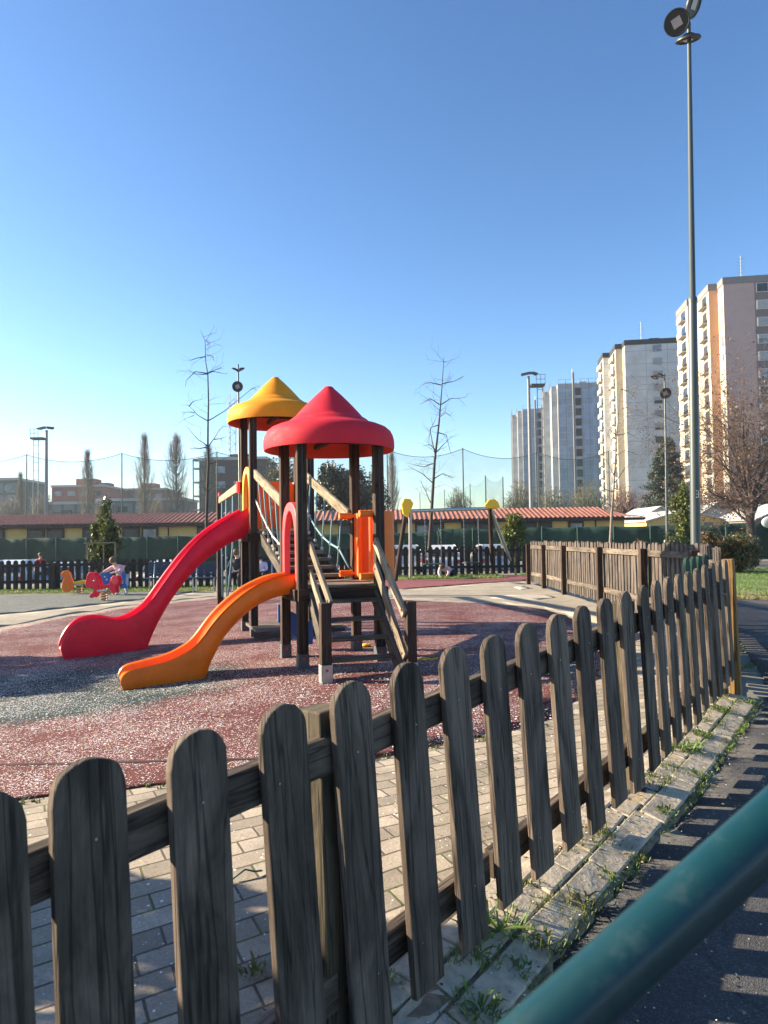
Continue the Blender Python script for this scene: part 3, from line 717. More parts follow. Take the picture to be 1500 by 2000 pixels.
# low platform below the upper tower
for k in range(6):
    mb = MB(); y = -.02+.15*k; mb.beam(pw(Y1, -.05, y-.35, .06), pw(Y1, SQ+.35, y-.35, .06), .135, .04); mb.build('platform_board', M['deck'], ps, bevel=.003)
mb = MB(); mb.beam(pw(Y1, -.08, -.44, -.02), pw(Y1, SQ+.38, -.44, -.02), .04, .12); mb.build('platform_edge', M['tread'], ps, bevel=.004)
# arch panels at the slide entrances (left faces)
def arch(b, z0, h, m, mi, label):
    w = SQ-.10; mb = MB(); n = 14; out, inn = [], []
    rw, zs = w/2, h-.30
    out = [(-rw, 0), (-rw, zs)]; 
    for k in range(n+1):
        t = math.pi*(1-k/n); out.append((rw*.93*math.cos(t), zs+.03+.27*math.sin(t)**.8))
    out += [(rw, zs), (rw, 0)]
    iw = rw-.10; inn = [(-iw, 0), (-iw, zs-.16)]
    for k in range(n+1):
        t = math.pi*(1-k/n); inn.append((iw*math.cos(t), zs-.16+.36*math.sin(t)))
    inn += [(iw, zs-.16), (iw, 0)]
    o = pw(b, -.005, SQ/2, z0); th = .07; vs = []
    nrm = U
    for s_ in (-1, 1):
        for x, z in out: vs.append(o+V*x+Z*z+nrm*(s_*th/2))
        for x, z in inn: vs.append(o+V*x+Z*z+nrm*(s_*th/2))
    k = len(out); assert len(inn) == k; fs = []
    for i in range(k-1):
        fs.append((i, k+i, k+i+1, i+1)); fs.append((2*k+i, 2*k+i+1, 3*k+i+1, 3*k+i))
        fs.append((i, i+1, 2*k+i+1, 2*k+i)); fs.append((k+i, 3*k+i, 3*k+i+1, k+i+1))
    for a, c in ((0, k), (k-1, 2*k-1)): fs.append((a, c, 2*k+c, 2*k+a))
    mb.add(vs, fs); lab(mb.build('arch_panel', m, ps, bevel=.012), label)
arch(R1, DZ1-.06, .94, M['arch_red'], M['redin'], 'coral red arch over the orange slide')
arch(Y1, DZ2-.08, 1.04, M['arch_yel'], M['redin'], 'yellow arch over the crimson slide')

# slides: outline of the near wall read off in its own vertical plane
def resample(pts, n):
    L = [0]
    for a, b in zip(pts[:-1], pts[1:]): L.append(L[-1]+math.hypot(b[0]-a[0], b[1]-a[1]))
    # Catmull-Rom through the points by arc length
    out = []
    for k in range(n):
        s = L[-1]*k/(n-1); i = max(j for j in range(len(L)-1) if L[j] <= s+1e-9); t = (s-L[i])/max(1e-9, L[i+1]-L[i])
        p = [pts[max(0, min(len(pts)-1, i+q))] for q in (-1, 0, 1, 2)]
        out.append(tuple(.5*((2*p[1][c])+(-p[0][c]+p[2][c])*t+(2*p[0][c]-5*p[1][c]+4*p[2][c]-p[3][c])*t*t+(-p[0][c]+3*p[1][c]-3*p[2][c]+p[3][c])*t**3) for c in (0, 1)))
    return out
def slide(near0, dr, W_, top, bot, m, label, foot):
    """top/bot: matching pixel stations along the near wall's upper rim and its lower edge; foot = station where the tube meets the ground"""
    dr = Vector((dr[0], dr[1])).normalized(); nn = Vector((dr.y, -dr.x))     # nn points to the camera side?
    if nn.y > 0: nn = -nn
    T = [PL(x, y, near0, dr) for x, y in top]; Bt = [PL(x, y, near0, dr) for x, y in bot]
    n = 90; T = resample(T, n); 
    Bt = resample(Bt, n); n0 = Vector(near0)
    vs, fs = [], []; prof_n = None
    for i in range(n):
        t = Vector(T[i]); b = Vector(Bt[i]); f = i/(n-1)
        k = ss(foot, foot+.08, f)                    # 0 tube part, 1 flat exit part
        hgt = (t-b); H_ = hgt.length
        def W(w, s): return n0+dr*s.x-nn*w            # w from the near wall (0) to the far wall (W_)
        bul = .055*(1-k)+.010*k
        bed = t-hgt.normalized()*min(.15, H_*.55); bedz = .62
        prof = []
        m_ = 8
        for j in range(m_+1):                        # outer near wall bottom -> rim, rounded
            a = j/m_; q = b+hgt*a; w = .035-bul*math.sin(math.pi*min(1, a*1.0))**.7-.02*k
            prof.append((w, q))
        rim = t+hgt.normalized()*.012
        prof += [(.022, rim), (.045, t), (.055, t-hgt.normalized()*.03)]
        for j in range(1, 8):
            a = j/8; ang = math.pi*a; prof.append((.055+(W_-.11)*(a), bed-hgt.normalized()*0+hgt.normalized()*(.12*(1-math.sin(ang)**.45))))
        prof += [(W_-.055, t-hgt.normalized()*.03), (W_-.045, t), (W_-.022, rim)]
        for j in range(m_, -1, -1):
            a = j/m_; q = b+hgt*a; w = W_-.035+bul*math.sin(math.pi*min(1, a))**.7+.02*k
            prof.append((w, q))
        prof_n = len(prof)
        for w, q in prof:
            pt = n0+dr*q.x-nn*w; vs.append((pt.x, pt.y, q.y))
    for i in range(n-1):
        for j in range(prof_n):
            j2 = (j+1) % prof_n; fs.append((i*prof_n+j, i*prof_n+j2, (i+1)*prof_n+j2, (i+1)*prof_n+j))
    fs.append(tuple(range(prof_n))); fs.append(tuple(range((n-1)*prof_n, n*prof_n))[::-1])
    mb = MB(); mb.add(vs, fs); o = mb.build('slide', m, ps, smooth=True, auto=40); lab(o, label)
    bm = bmesh.new(); bm.from_mesh(o.data); bmesh.ops.recalc_face_normals(bm, faces=bm.faces[:]); bm.to_mesh(o.data); bm.free()
    return o
z3 = lambda l: [(80+u/2.778, 960+v/2.778) for u, v in l]
# orange slide
midR = pw(R1, -.03, SQ/2, 0); dO = Vector((-.92, -.39)).normalized(); nO = Vector((dO.y, -dO.x)); nO = -nO if nO.y > 0 else nO
W_O = .50; n0 = Vector((midR.x, midR.y))+nO*(W_O/2)
topO = z3([(1385, 452), (1290, 466), (1190, 506), (1100, 562), (1010, 640), (940, 718), (880, 800), (835, 850), (790, 880), (735, 910), (670, 935), (600, 953), (530, 970), (480, 985), (448, 1008), (432, 1040)])
botO = z3([(1388, 552), (1290, 572), (1205, 605), (1135, 650), (1060, 720), (1000, 790), (960, 860), (925, 930), (900, 1000), (870, 1048), (790, 1056), (700, 1066), (620, 1075), (550, 1084), (490, 1091), (450, 1088)])
slide(n0, dO, W_O, topO, botO, M['orange'], 'orange slide curving down to a rounded lip', .60)
midY = pw(Y1, -.03, SQ/2, 0); dR = Vector((-.88, -.475)).normalized(); nR = Vector((dR.y, -dR.x)); nR = -nR if nR.y > 0 else nR
W_R = .50; n0 = Vector((midY.x, midY.y))+nR*(W_R/2)
topR = z3([(1128, 92), (1000, 160), (890, 240), (800, 330), (725, 425), (660, 515), (610, 585), (560, 640), (500, 680), (430, 702), (340, 690), (270, 692), (210, 712), (160, 755), (125, 810), (108, 860)])
botR = z3([(1130, 242), (1040, 275), (950, 332), (865, 400), (785, 488), (710, 590), (650, 690), (605, 780), (570, 860), (540, 872), (450, 882), (380, 890), (310, 899), (250, 907), (180, 916), (130, 921)])
slide(n0, dR, W_R, topR, botR, M['red'], 'crimson slide with a tall rounded exit', .55)

# stair of the lower tower
SL = .82
st0 = [pw(R1, .0, -.02, 0), pw(R1, SQ, -.02, 0)]
bl_ = pw(R1, 0.02, -SL, 0); br2 = pw(R1, SQ+.02, -SL, 0)
post(bl_, .72, .10, .17); post(br2, .70, .10, .12)
for a in (.075, SQ-.075):
    mb = MB(); mb.beam(pw(R1, a, -.02, DZ1-.10), pw(R1, a, -SL+.02, .03), .04, .15); mb.build('stringer', M['tread'], ps, bevel=.004)
for k in range(4):
    f = (k+.75)/4.7; mb = MB(); z = DZ1-.03-f*(DZ1-.02); y = -.03-f*(SL-.10)
    mb.beam(pw(R1, .095, y, z), pw(R1, SQ-.095, y, z), .14, .035); mb.build('stair_tread', M['tread'], ps, bevel=.004)
def hrail(p, q, m, w=.035, h=.085):
    mb = MB(); mb.beam(p, q, w, h); o = mb.build('handrail', m, ps, bevel=.006)
    m2 = MB(); a = (Vector(q)-Vector(p)).normalized()
    for e in (Vector(p)+a*.05, Vector(q)-a*.05):
        m2.tube([e-V*0+Vector((-w/2-.006, 0, 0)), e+Vector((w/2+.006, 0, 0))], .014, 8)
    m2.build('bolt', M['bolt'], o)
hrail(pw(R1, .075, -.05, 1.25), pw(R1, .075, -SL+.0, .70), M['beam'])
hrail(pw(R1, .075, -.05, .97), pw(R1, .075, -SL+.0, .38), M['beam'])
hrail(pw(R1, SQ-.06, -.05, 1.28), pw(R1, SQ-.045, -SL-.02, .58), M['beam'], .035, .10)
hrail(pw(R1, SQ-.06, -.05, 1.02), pw(R1, SQ-.045, -SL-.02, .17), M['beam'], .035, .10)
# orange barrier on the right side of the lower tower: bulging board with round corner knobs
mb = MB(); z0, z1 = DZ1+.02, 1.60; vs, fs = [], []; n = 22
for i in range(n+1):
    f = i/n; y = .06+(SQ-.12)*f; bx = SQ+.02+.26*math.sin(math.pi*f)**.22
    for x, z in ((bx, z0), (bx, z1-.05), (bx-.015, z1), (bx-.05, z1), (bx-.05, z0)): vs.append(pw(R1, x, y, z))
for i in range(n):
    for j in range(5): fs.append((i*5+j, i*5+(j+1) % 5, (i+1)*5+(j+1) % 5, (i+1)*5+j))
fs += [(4, 3, 2, 1, 0), tuple(n*5+j for j in range(5))]
mb.add(vs, fs); bp = lab(mb.build('barrier_panel', M['panel'], ps, smooth=True, auto=40), 'orange bulging side panel')
for y in (.10, SQ*.36, SQ-.10):
    mb = MB(); mb.tube([pw(R1, SQ+.02, y, z0), pw(R1, SQ+.02, y, z1+.0)], .035, 14); mb.build('panel_rib', M['panel'], bp, smooth=True, auto=60)
for y in (SQ-.02, .05):
    for z in (z0+.05, z1-.03):
        mb = MB(); mb.tube([pw(R1, SQ-.20, y, z), pw(R1, SQ+.06, y, z)], .037, 16); mb.build('panel_knob', M['panel'], bp, smooth=True, auto=60)
# orange and red boards on the far sides of the upper tower
def board(b, p, q, z0, z1, m, holes, label, n_=0):
    mb = MB(); a = Vector(q)-Vector(p); L = a.length; e = a.normalized(); out = [(0, 0), (L, 0), (L, z1-z0-.06), (L-.05, z1-z0), (.05, z1-z0), (0, z1-z0-.06)]
    mb.prism(out, Vector(p)+Z*z0, e, Z, .035); o = lab(mb.build('barrier_panel', m, ps, bevel=.01), label)
    nrm = e.cross(Z); m2 = MB()
    for hx, hz in holes:
        c = Vector(p)+e*(L*hx)+Z*(z0+(z1-z0)*hz); m2.tube([c-nrm*.020, c+nrm*.020], .035, 14)
    if holes: m2.build('panel_disc', M['white'], o)
board(Y1, pw(Y1, .05, SQ, 0), pw(Y1, SQ-.05, SQ, 0), DZ2+.04, 2.22, M['panel'], [(.5, .6), (.5, .45)], 'orange board at the back of the upper deck')
board(Y1, pw(Y1, SQ, .05, 0), pw(Y1, SQ, SQ-.05, 0), DZ2+.04, 2.26, M['panel'], [], 'orange board on the right of the upper deck')
# blue board under the lower deck
mb = MB(); mb.prism([(0, .55), (.42, .30), (.42, .05), (.30, .05), (0, .34)], pw(R1, -.02, SQ+.35, 0), U, Z, .04); lab(mb.build('low_board', M['blue'], ps, bevel=.008), 'blue angled board low behind the front post')
# stepped bridge between the decks
b0, b1 = pw(R1, SQ/2, SQ+.07, DZ1), pw(Y1, SQ/2, -.07, DZ2)
for s_ in (-1, 1):
    mb = MB(); mb.beam(b0+U*s_*.32-Z*.10, b1+U*s_*.32-Z*.10, .045, .13); mb.build('bridge_beam', M['tread'], ps, bevel=.004)
for k in range(7):
    f = (k+.5)/7; c = b0.lerp(b1, f)
    mb = MB(); mb.beam(c-U*.30+Z*.0, c+U*.30+Z*.0, .20, .04); mb.build('bridge_step', M['deck'], ps, bevel=.004)
    mb = MB(); mb.beam(c-U*.28+V*.09-Z*.07, c+U*.28+V*.09-Z*.07, .03, .09); mb.build('bridge_riser', M['tread'], ps)
def rope(pts, r, m, name='rope', knots=()):
    mb = MB(); mb.tube(pts, r, 8)
    o = mb.build(name, m, ps, smooth=True)
    if knots:
        m2 = MB()
        for kx in knots: m2.ell(kx, (.022, .022, .028), 8)
        m2.build('rope_knot', M['rope'], o, smooth=True)
for s_, pa, pb in ((-1, pw(R1, .02, SQ, 1.66), pw(Y1, .0, 0, 2.27)), (1, pw(R1, SQ, SQ, 1.58), pw(Y1, SQ, 0, 2.25))):
    o_ = U*(-.075*s_) if s_ > 0 else U*.02
    mb = MB(); mb.beam(pa+o_, pb+o_, .045, .13); lab(mb.build('bridge_handrail', M['beam'], ps, bevel=.012), 'pale sloping handrail beam of the bridge')
    hs = []
    for k in range(5):
        f = (k+.8)/5.6; tp = pa.lerp(pb, f)+o_; bt = (b0+U*s_*.32).lerp(b1+U*s_*.32, min(1, f+.03))
        sag = bt.lerp(tp, .42-.18*math.sin(math.pi*f)); hs.append(sag)
        rope([tp-Z*.05, tp.lerp(bt, .5)+U*random.uniform(-.01, .01), bt+Z*.02], .010, M['rope_blue'], 'rope', (bt+Z*.03,))
    ln = [pa-Z*.62+o_]+hs+[pb-Z*.35+o_]
    rope(ln, .013, M['rope'] if s_ < 0 else M['rope_blue'], 'sagging_rope', tuple(hs))
# rope frame running back from the upper tower
pf = Vector((-3.82, 16.5, 0)); post(pf, 2.32, .14, 0)
pf2 = pw(Y1, SQ, SQ, 0)+(pf-pw(Y1, 0, SQ, 0)); post(pf2, 2.32, .13, 0)
ya, yb = pw(Y1, -.03, SQ, 2.16), Vector((pf.x, pf.y, 2.24))
for dz in (0, -.0):
    pass
mb = MB(); mb.beam(ya, yb, .07, .15); mb.build('rope_beam', M['beam'], ps, bevel=.02)
mb = MB(); mb.beam(pw(Y1, SQ, SQ, 2.16), Vector((pf2.x, pf2.y, 2.24)), .07, .15); mb.build('rope_beam', M['beam'], ps, bevel=.02)
mb = MB(); mb.tube([ya+U*-.06+Z*.05, ya+U*-.06-Z*.12], .035, 10); mb.tube([yb+Z*.1, yb+Z*.18], .04, 10); mb.build('bolt', M['arch_red'], ps)
for f in (.32, .62, .86):
    t_ = ya.lerp(yb, f); g = gz(t_.x, t_.y)
    rope([t_-Z*.07, t_-Z*1.0+U*-.01, (t_.x-.12*(f < .5), t_.y, g+.25)], .016, M['rope_blue'], 'climbing_rope', (t_-Z*1.25, t_-Z*.5))

# ------------------------------------------------------------------ swing set
def swing():
    tz = 2.14
    a0, a1 = P(801, 998, 22.0), P(957, 993, 23.4); t = thing('swing_set', 'metal and wood swing set with yellow end caps in front of the dark fence', 'swing set', (a0.x, a0.y, 0))
    mb = MB(); mb.tube([a0, a1], .055, 12); mb.build('crossbar', M['steel'], t, smooth=True, auto=50)
    for (ex, ey, Y_, m, w) in ((802, 1132, 0, M['steel'], .055), (772, 1136, 0, M['post'], .07)):
        g = G(ex, ey); mb = MB(); mb.tube([a0+(Z*-.02 if m is M['steel'] else Z*.05+Vector((-.12, 0, 0))), g], w, 12); mb.build('leg', m, t, smooth=True, auto=50)
    for (ex, ey, m, w) in ((962, 1123, M['post'], .07), (1007, 1122, M['steel'], .06)):
        g = P(ex, ey, 23.8); g.z = gz(g.x, g.y); d = ray(ex, ey); tt = -EYE/d.z; g = Vector((d.x*tt, d.y*tt, 0)); mb = MB(); mb.tube([a1+Z*.03, g], w, 12); mb.build('leg', m, t, smooth=True, auto=50)
    for c, w_, nm in ((P(795, 990, 21.9), .24, 'cap'), (P(961, 987, 23.3), .30, 'cap')):
        mb = MB(); pp = [(-.14, -.22), (.02, -.34), (.14, -.05), (.20, .10), (.10, .24), (-.10, .26), (-.18, .08)] if w_ < .25 else [(-.26, 0), (-.12, .18), (.05, .22), (.2, .10), (.26, -.08), (.1, -.12), (-.1, -.10)]
        mb.prism(pp, c, Vector((1, 0, 0)), Z, .14); mb.build('end_cap', M['yellow'], t, bevel=.03)
    for x0, x1 in ((828, 858), (903, 932)):
        f0, f1 = (x0-801)/156, (x1-801)/156; p0, p1 = a0.lerp(a1, f0), a0.lerp(a1, f1)
        s = thing('swing_seat', None, None, (0, 0, 0)); bpy.data.objects.remove(s)
        sz = .48; s0, s1 = Vector((p0.x, p0.y, sz)), Vector((p1.x, p1.y, sz))
        mb = MB(); mb.box(((s0.x+s1.x)/2, (s0.y+s1.y)/2, sz), ((s1-s0).length+.05, .2, .04), math.atan2(s1.y-s0.y, s1.x-s0.x)); so = mb.build('seat', M['black'] if x0 > 880 else M['screen_post'], t, bevel=.01)
        for p, q in ((p0, s0), (p1, s1)):
            mb = MB(); n = 26
            for k in range(n):
                u0, u1 = p.lerp(q, k/n), p.lerp(q, (k+.8)/n); mb.beam(u0, u1, .025 if k % 2 else .010, .010 if k % 2 else .025)
            mb.build('chain', M['steel'], so)
swing()

# ------------------------------------------------------------------ spring riders
def spring(mb, c, r, h, n):
    pts = []
    for k in range(n*14+1):
        t = k/14*2*math.pi; pts.append((c[0]+r*math.cos(t), c[1]+r*math.sin(t), c[2]+h*k/(n*14)))
    mb.tube(pts, .016, 7)
def rider(px, py, kind, label, sc=1.0):
    K = .65; g = G(px, py); t = thing('spring_rider', label, 'spring rider', g, 'spring riders left of the slides')
    mb = MB(); spring(mb, (g.x, g.y, g.z+.02), .085, .26, 4); mb.build('spring', M['spring'], t, smooth=True)
    X = Vector((1, 0, 0)); zb = g.z+.28
    mat = {'bird': M['panel'], 'horse': M['red'], 'elephant': M['blue']}[kind]
    if kind == 'bird': X = Vector((1, .35, 0)).normalized()
    if kind == 'horse': X = Vector((1, -.15, 0)).normalized()
    Yv = Z.cross(X); o = Vector((g.x, g.y, zb))
    def pl(poly, dy, m, nm, th=.05):
        mb = MB(); mb.prism([(a*K, c*K) for a, c in poly], o+Yv*dy*K, X, Z, th*K); return mb.build(nm, m, t, bevel=.012)
    if kind == 'bird':
        pl([(-.78, .50), (-.66, .64), (-.52, .68), (-.40, .58), (-.36, .40), (-.28, .20), (-.22, .02), (-.30, -.24), (-.46, -.34), (-.66, -.28), (-.74, -.10), (-.70, .14), (-.64, .32), (-.74, .40)], -.16, mat, 'side_panel')
        pl([(-.72, .50), (-.62, .64), (-.48, .66), (-.36, .55), (-.33, .38), (-.26, .20), (-.20, .02), (-.28, -.22), (-.46, -.30), (-.62, -.22), (-.66, .14), (-.60, .32)], .16, mat, 'side_panel')
        pl([(-.32, .02), (.30, .02), (.36, .16), (.20, .20), (-.28, .12)], 0, M['yellow'], 'seat', .26)
    elif kind == 'horse':
        head = [(-.34, .60), (-.26, .72), (-.10, .74), (.04, .60), (.14, .40), (.18, .18), (.14, -.02), (.02, -.20), (-.10, -.30), (-.22, -.28), (-.24, -.18), (-.10, -.06), (-.04, .08), (-.06, .18), (-.22, .10), (-.38, .12), (-.42, .26), (-.38, .42)]
        head = [(x-.30, z) for x, z in head]
        pl(head, -.15, mat, 'side_panel'); pl(head, .15, mat, 'side_panel')
        pl([(-.20, .10), (.10, .08), (.34, .16), (.38, .24), (.20, .24), (-.10, .20)], 0, mat, 'seat', .28)
        tail = [(.30, .28), (.38, .52), (.50, .60), (.66, .56), (.72, .40), (.66, .24), (.56, .12), (.60, -.08), (.50, -.12), (.38, -.04), (.30, .12)]
        pl(tail, -.12, mat, 'side_panel'); pl(tail, .12, mat, 'side_panel')
        pl([(.42, .52), (.50, .60), (.66, .56), (.72, .40), (.66, .26), (.52, .24), (.42, .36)], -.175, M['arch_red'], 'disc', .05)
    else:
        body = [(-.55, .20), (-.50, .42), (-.34, .56), (-.12, .58), (.06, .48), (.16, .30), (.14, .10), (.0, -.02), (-.25, -.06), (-.46, .02)]
        pl(body, -.14, mat, 'side_panel'); pl(body, .14, mat, 'side_panel')
        pl([(-.40, .12), (.50, .08), (.52, .2), (-.30, .26)], 0, mat, 'seat', .26)
        pl([(.46, -.14), (.60, .10), (.54, .50), (.62, .64), (.74, .58), (.72, .36), (.70, .10), (.84, -.10), (.66, -.12)], -.02, mat, 'side_panel', .06)
        mb = MB(); 
        for q in (-.36, -.06): mb.tube([o+(X*q-Yv*.17+Z*.28)*K, o+(X*q-Yv*.182+Z*.28)*K], .03, 12)
        mb.build('eye', M['white'], t)
    mb = MB(); hx = {'bird': -.34, 'horse': -.28, 'elephant': -.1}[kind]; mb.tube([o+(X*hx-Yv*.28+Z*.40)*K, o+(X*hx+Yv*.28+Z*.40)*K], .015, 10); mb.build('handle', M['steel'], t, smooth=True)
    mb = MB(); mb.box((g.x, g.y, zb-.005), (.26, .26, .03)); mb.build('spring_plate', M['steel'], t)
    return g
rider(155, 1160, 'bird', 'orange duck shaped spring rider, the leftmost one')
rider(203, 1174, 'horse', 'red seahorse shaped spring rider in front of the child')
gE = rider(214, 1163, 'elephant', 'blue spring rider with a child bent over it')

# ------------------------------------------------------------------ people
def skin_mesh(name, chains, m, parent, sub=1):
    """chains: list of [(pos, radius), ...]; first point of the first chain is the root; a chain may start with an index tuple (chain, point)"""
    bm = bmesh.new(); sk = bm.verts.layers.skin.verify(); allv = []
    for ci, ch in enumerate(chains):
        row = []; prev = None
        if isinstance(ch[0][0], int): prev = allv[ch[0][0]][ch[0][1]]; row.append(prev); ch = ch[1:]
        for p, r in ch:
            v = bm.verts.new(Vector(p)); v[sk].radius = (r, r) if not hasattr(r, '__len__') else r
            if prev: bm.edges.new((prev, v))
            row.append(v); prev = v
        allv.append(row)
    allv[0][0][sk].use_root = True
    me = bpy.data.meshes.new(name); bm.to_mesh(me); bm.free(); me.materials.append(m)
    o = bpy.data.objects.new(name, me); COL.objects.link(o)
    if parent is not None: o.parent = parent
    s = o.modifiers.new('skin', 'SKIN'); s.use_smooth_shade = True
    d = o.modifiers.new('sub', 'SUBSURF'); d.levels = sub; d.render_levels = sub
    return o
def person(loc, label, J, h=1.0, top=None, legs=None, hairm=None, shoe=None, facing=0, hair_s=1.0):
    """J: joint positions (local metres): pelvis, chest, neck, head, l/r shoulder, elbow, hand, hip, knee, foot"""
    rot = Matrix.Rotation(facing, 3, 'Z'); q = {k: rot @ Vector(v) for k, v in J.items()}
    s = h
    t = thing('person', label, 'person', loc); 
    def fingers(side):
        hd, el = q[side+'hand'], q[side+'elbow']; d = (hd-el).normalized(); sd = d.orthogonal().normalized(); u = d.cross(sd)
        out = []
        for k in range(4):
            o = sd*((k-1.5)*.017*s); L = (.050, .058, .055, .043)[k]*s
            out.append([(hd+d*.03*s+o, .009*s), (hd+d*(.03*s+L*.6)+o-u*.006*s, .008*s), (hd+d*(.03*s+L)+o-u*.02*s, .006*s)])
        out.append([(hd-sd*.03*s, .010*s), (hd+d*.03*s-sd*.045*s-u*.01*s, .008*s)])
        return out
    body = [[(q['pelvis'], .10*s), (q['pelvis'].lerp(q['chest'], .5), .095*s), (q['chest'], .115*s), (q['neck'], .045*s), (q['head']-(q['head']-q['neck'])*.25, .07*s), (q['head'], .092*s), (q['head']+(q['head']-q['neck']).normalized()*.07*s, .06*s)]]
    for sd in 'lr':
        body.append([(0, 2), (q[sd+'sho'], .05*s), (q[sd+'elbow'], .036*s), (q[sd+'hand'], .026*s)])
        n = len(body)-1
        for f in fingers(sd): body.append([(n, 3)]+f)
        body.append([(0, 0), (q[sd+'hip'], .075*s), (q[sd+'knee'], .052*s), (q[sd+'foot'], .035*s), (q[sd+'toe'], .028*s)])
    o = skin_mesh('body', body, M['skin'], t)
    k = 1.18
    skin_mesh('top', [[(q['pelvis'].lerp(q['chest'], -.05), .115*s*k), (q['pelvis'].lerp(q['chest'], .5), .11*s*k), (q['chest'], .125*s*k), (q['chest'].lerp(q['neck'], .75), .065*s)],
                      [(0, 2), (q['lsho'], .062*s*k), (q['lelbow'], .048*s*k), (q['lhand'].lerp(q['lelbow'], .12), .036*s*k)],
                      [(0, 2), (q['rsho'], .062*s*k), (q['relbow'], .048*s*k), (q['rhand'].lerp(q['relbow'], .12), .036*s*k)]], top, t)
    skin_mesh('trousers', [[(q['pelvis'], .115*s)]]+[[(0, 0), (q[sd+'hip'], .088*s), (q[sd+'knee'], .064*s), (q[sd+'foot'].lerp(q[sd+'knee'], .15), .046*s)] for sd in 'lr'], legs, t)
    for sd in 'lr':
        skin_mesh('shoe', [[(q[sd+'foot']+Vector((0, 0, .0)), .042*s), (q[sd+'foot'].lerp(q[sd+'toe'], .6), .038*s), (q[sd+'toe'], .032*s)]], shoe or M['c_dark'], t)
    hd = q['head']; ax = (q['head']-q['neck']).normalized(); f = rot @ Vector(J.get('face', (0, -1, 0)))
    mb = MB(); bk = hd+ax*.035*s-f*.022*s; mb.ell(bk, (.102*s*hair_s, .108*s*hair_s, .10*s*hair_s)); 
    hb = MB(); hb.v = [tuple(Vector(v)+Vector(loc)) for v in mb.v]; hb.f, hb.uv, hb.mi = mb.f, mb.uv, mb.mi; hb.build('hair', hairm or M['hair'], t, smooth=True)
    fm = MB(); side = f.cross(ax).normalized(); c = Vector(loc)+hd
    fm.ell(c+f*.098*s-ax*.01*s, (.012*s, .016*s, .02*s), 6); fm.build('nose', M['skin'], t, smooth=True)
    for e in (-1, 1):
        em = MB(); em.ell(c+f*.088*s+side*e*.034*s+ax*.02*s, (.010*s,)*3, 6); em.build('eye', M['black'], t, smooth=True)
    mm = MB(); mm.ell(c+f*.092*s-ax*.045*s, (.02*s, .006*s, .006*s), 6); mm.build('mouth', M['c_red'], t, smooth=True)
    return t
# child bent over the blue rider
lc = (gE.x+.30, gE.y+.26, gE.z)
person(lc, 'child in a pink and pale blue top bent over the blue spring rider', dict(pelvis=(0, 0, .52), chest=(-.12, -.12, .78), neck=(-.18, -.18, .88), head=(-.22, -.24, .98), face=(-.5, -.8, -.3),
    lsho=(-.28, -.08, .80), lelbow=(-.42, -.18, .70), lhand=(-.48, -.30, .66), rsho=(.04, -.14, .80), relbow=(-.02, -.28, .66), rhand=(-.14, -.34, .66),
    lhip=(-.08, 0, .50), lknee=(-.12, -.14, .28), lfoot=(-.12, -.06, .05), ltoe=(-.16, -.18, .03), rhip=(.08, 0, .50), rknee=(.12, -.10, .27), rfoot=(.10, 0, .05), rtoe=(.10, -.14, .03)), .95, M['c_pink'], M['c_blue'], shoe=M['shoe'])
# child crouching below the swings
gc = G(868, 1129)
person(tuple(gc), 'small child in pink crouching on the ground below the swings', dict(pelvis=(.22, .12, .20), chest=(0, 0, .34), neck=(-.06, -.06, .36), head=(-.08, -.14, .38), face=(-.1, -.9, -.4),
    lsho=(-.14, 0, .32), lelbow=(-.18, -.10, .16), lhand=(-.12, -.16, .05), rsho=(.10, -.02, .32), relbow=(.14, -.12, .16), rhand=(.04, -.18, .05),
    lhip=(.14, .10, .18), lknee=(.06, -.02, .12), lfoot=(.30, .10, .04), ltoe=(.24, .02, .03), rhip=(.30, .12, .18), rknee=(.26, -.04, .14), rfoot=(.42, .12, .04), rtoe=(.36, .04, .03)), .95, M['c_pink'], M['c_dark'])
# benches and sitters
def bench(px0, px1, Y, label):
    a = P(px0, 1110, Y); b = P(px1, 1110, Y); g = gz(a.x, Y); t = thing('park_bench', label, 'bench', (a.x, Y, g), 'benches in front of the dark fence'); w = b.x-a.x; cx = (a.x+b.x)/2
    for k in range(5):
        mb = MB(); mb.box((cx, Y+.26+k*.012, g+.52+k*.085), (w, .025, .075)); mb.build('back_slat', M['bench'], t, bevel=.006)
    for k in range(4):
        mb = MB(); mb.box((cx, Y-.16+k*.105, g+.43), (w, .09, .03)); mb.build('seat_slat', M['bench'], t, bevel=.006)
    for x in (a.x+.18, b.x-.18):
        mb = MB(); mb.tube([(x, Y-.17, g-.02), (x, Y-.17, g+.41), (x, Y+.22, g+.41), (x, Y+.33, g+.92)], .022, 8); mb.tube([(x, Y+.22, g-.02), (x, Y+.22, g+.41)], .022, 8); mb.build('leg', M['steel'], t, smooth=True, auto=40)
    return cx, g
bench(284, 352, 21.3, 'dark navy bench partly hidden behind the crimson slide, left one')
bench(368, 432, 21.3, 'dark navy bench just right of the crimson slide')
bench(440, 540, 21.3, 'dark navy bench with two people sitting on it')
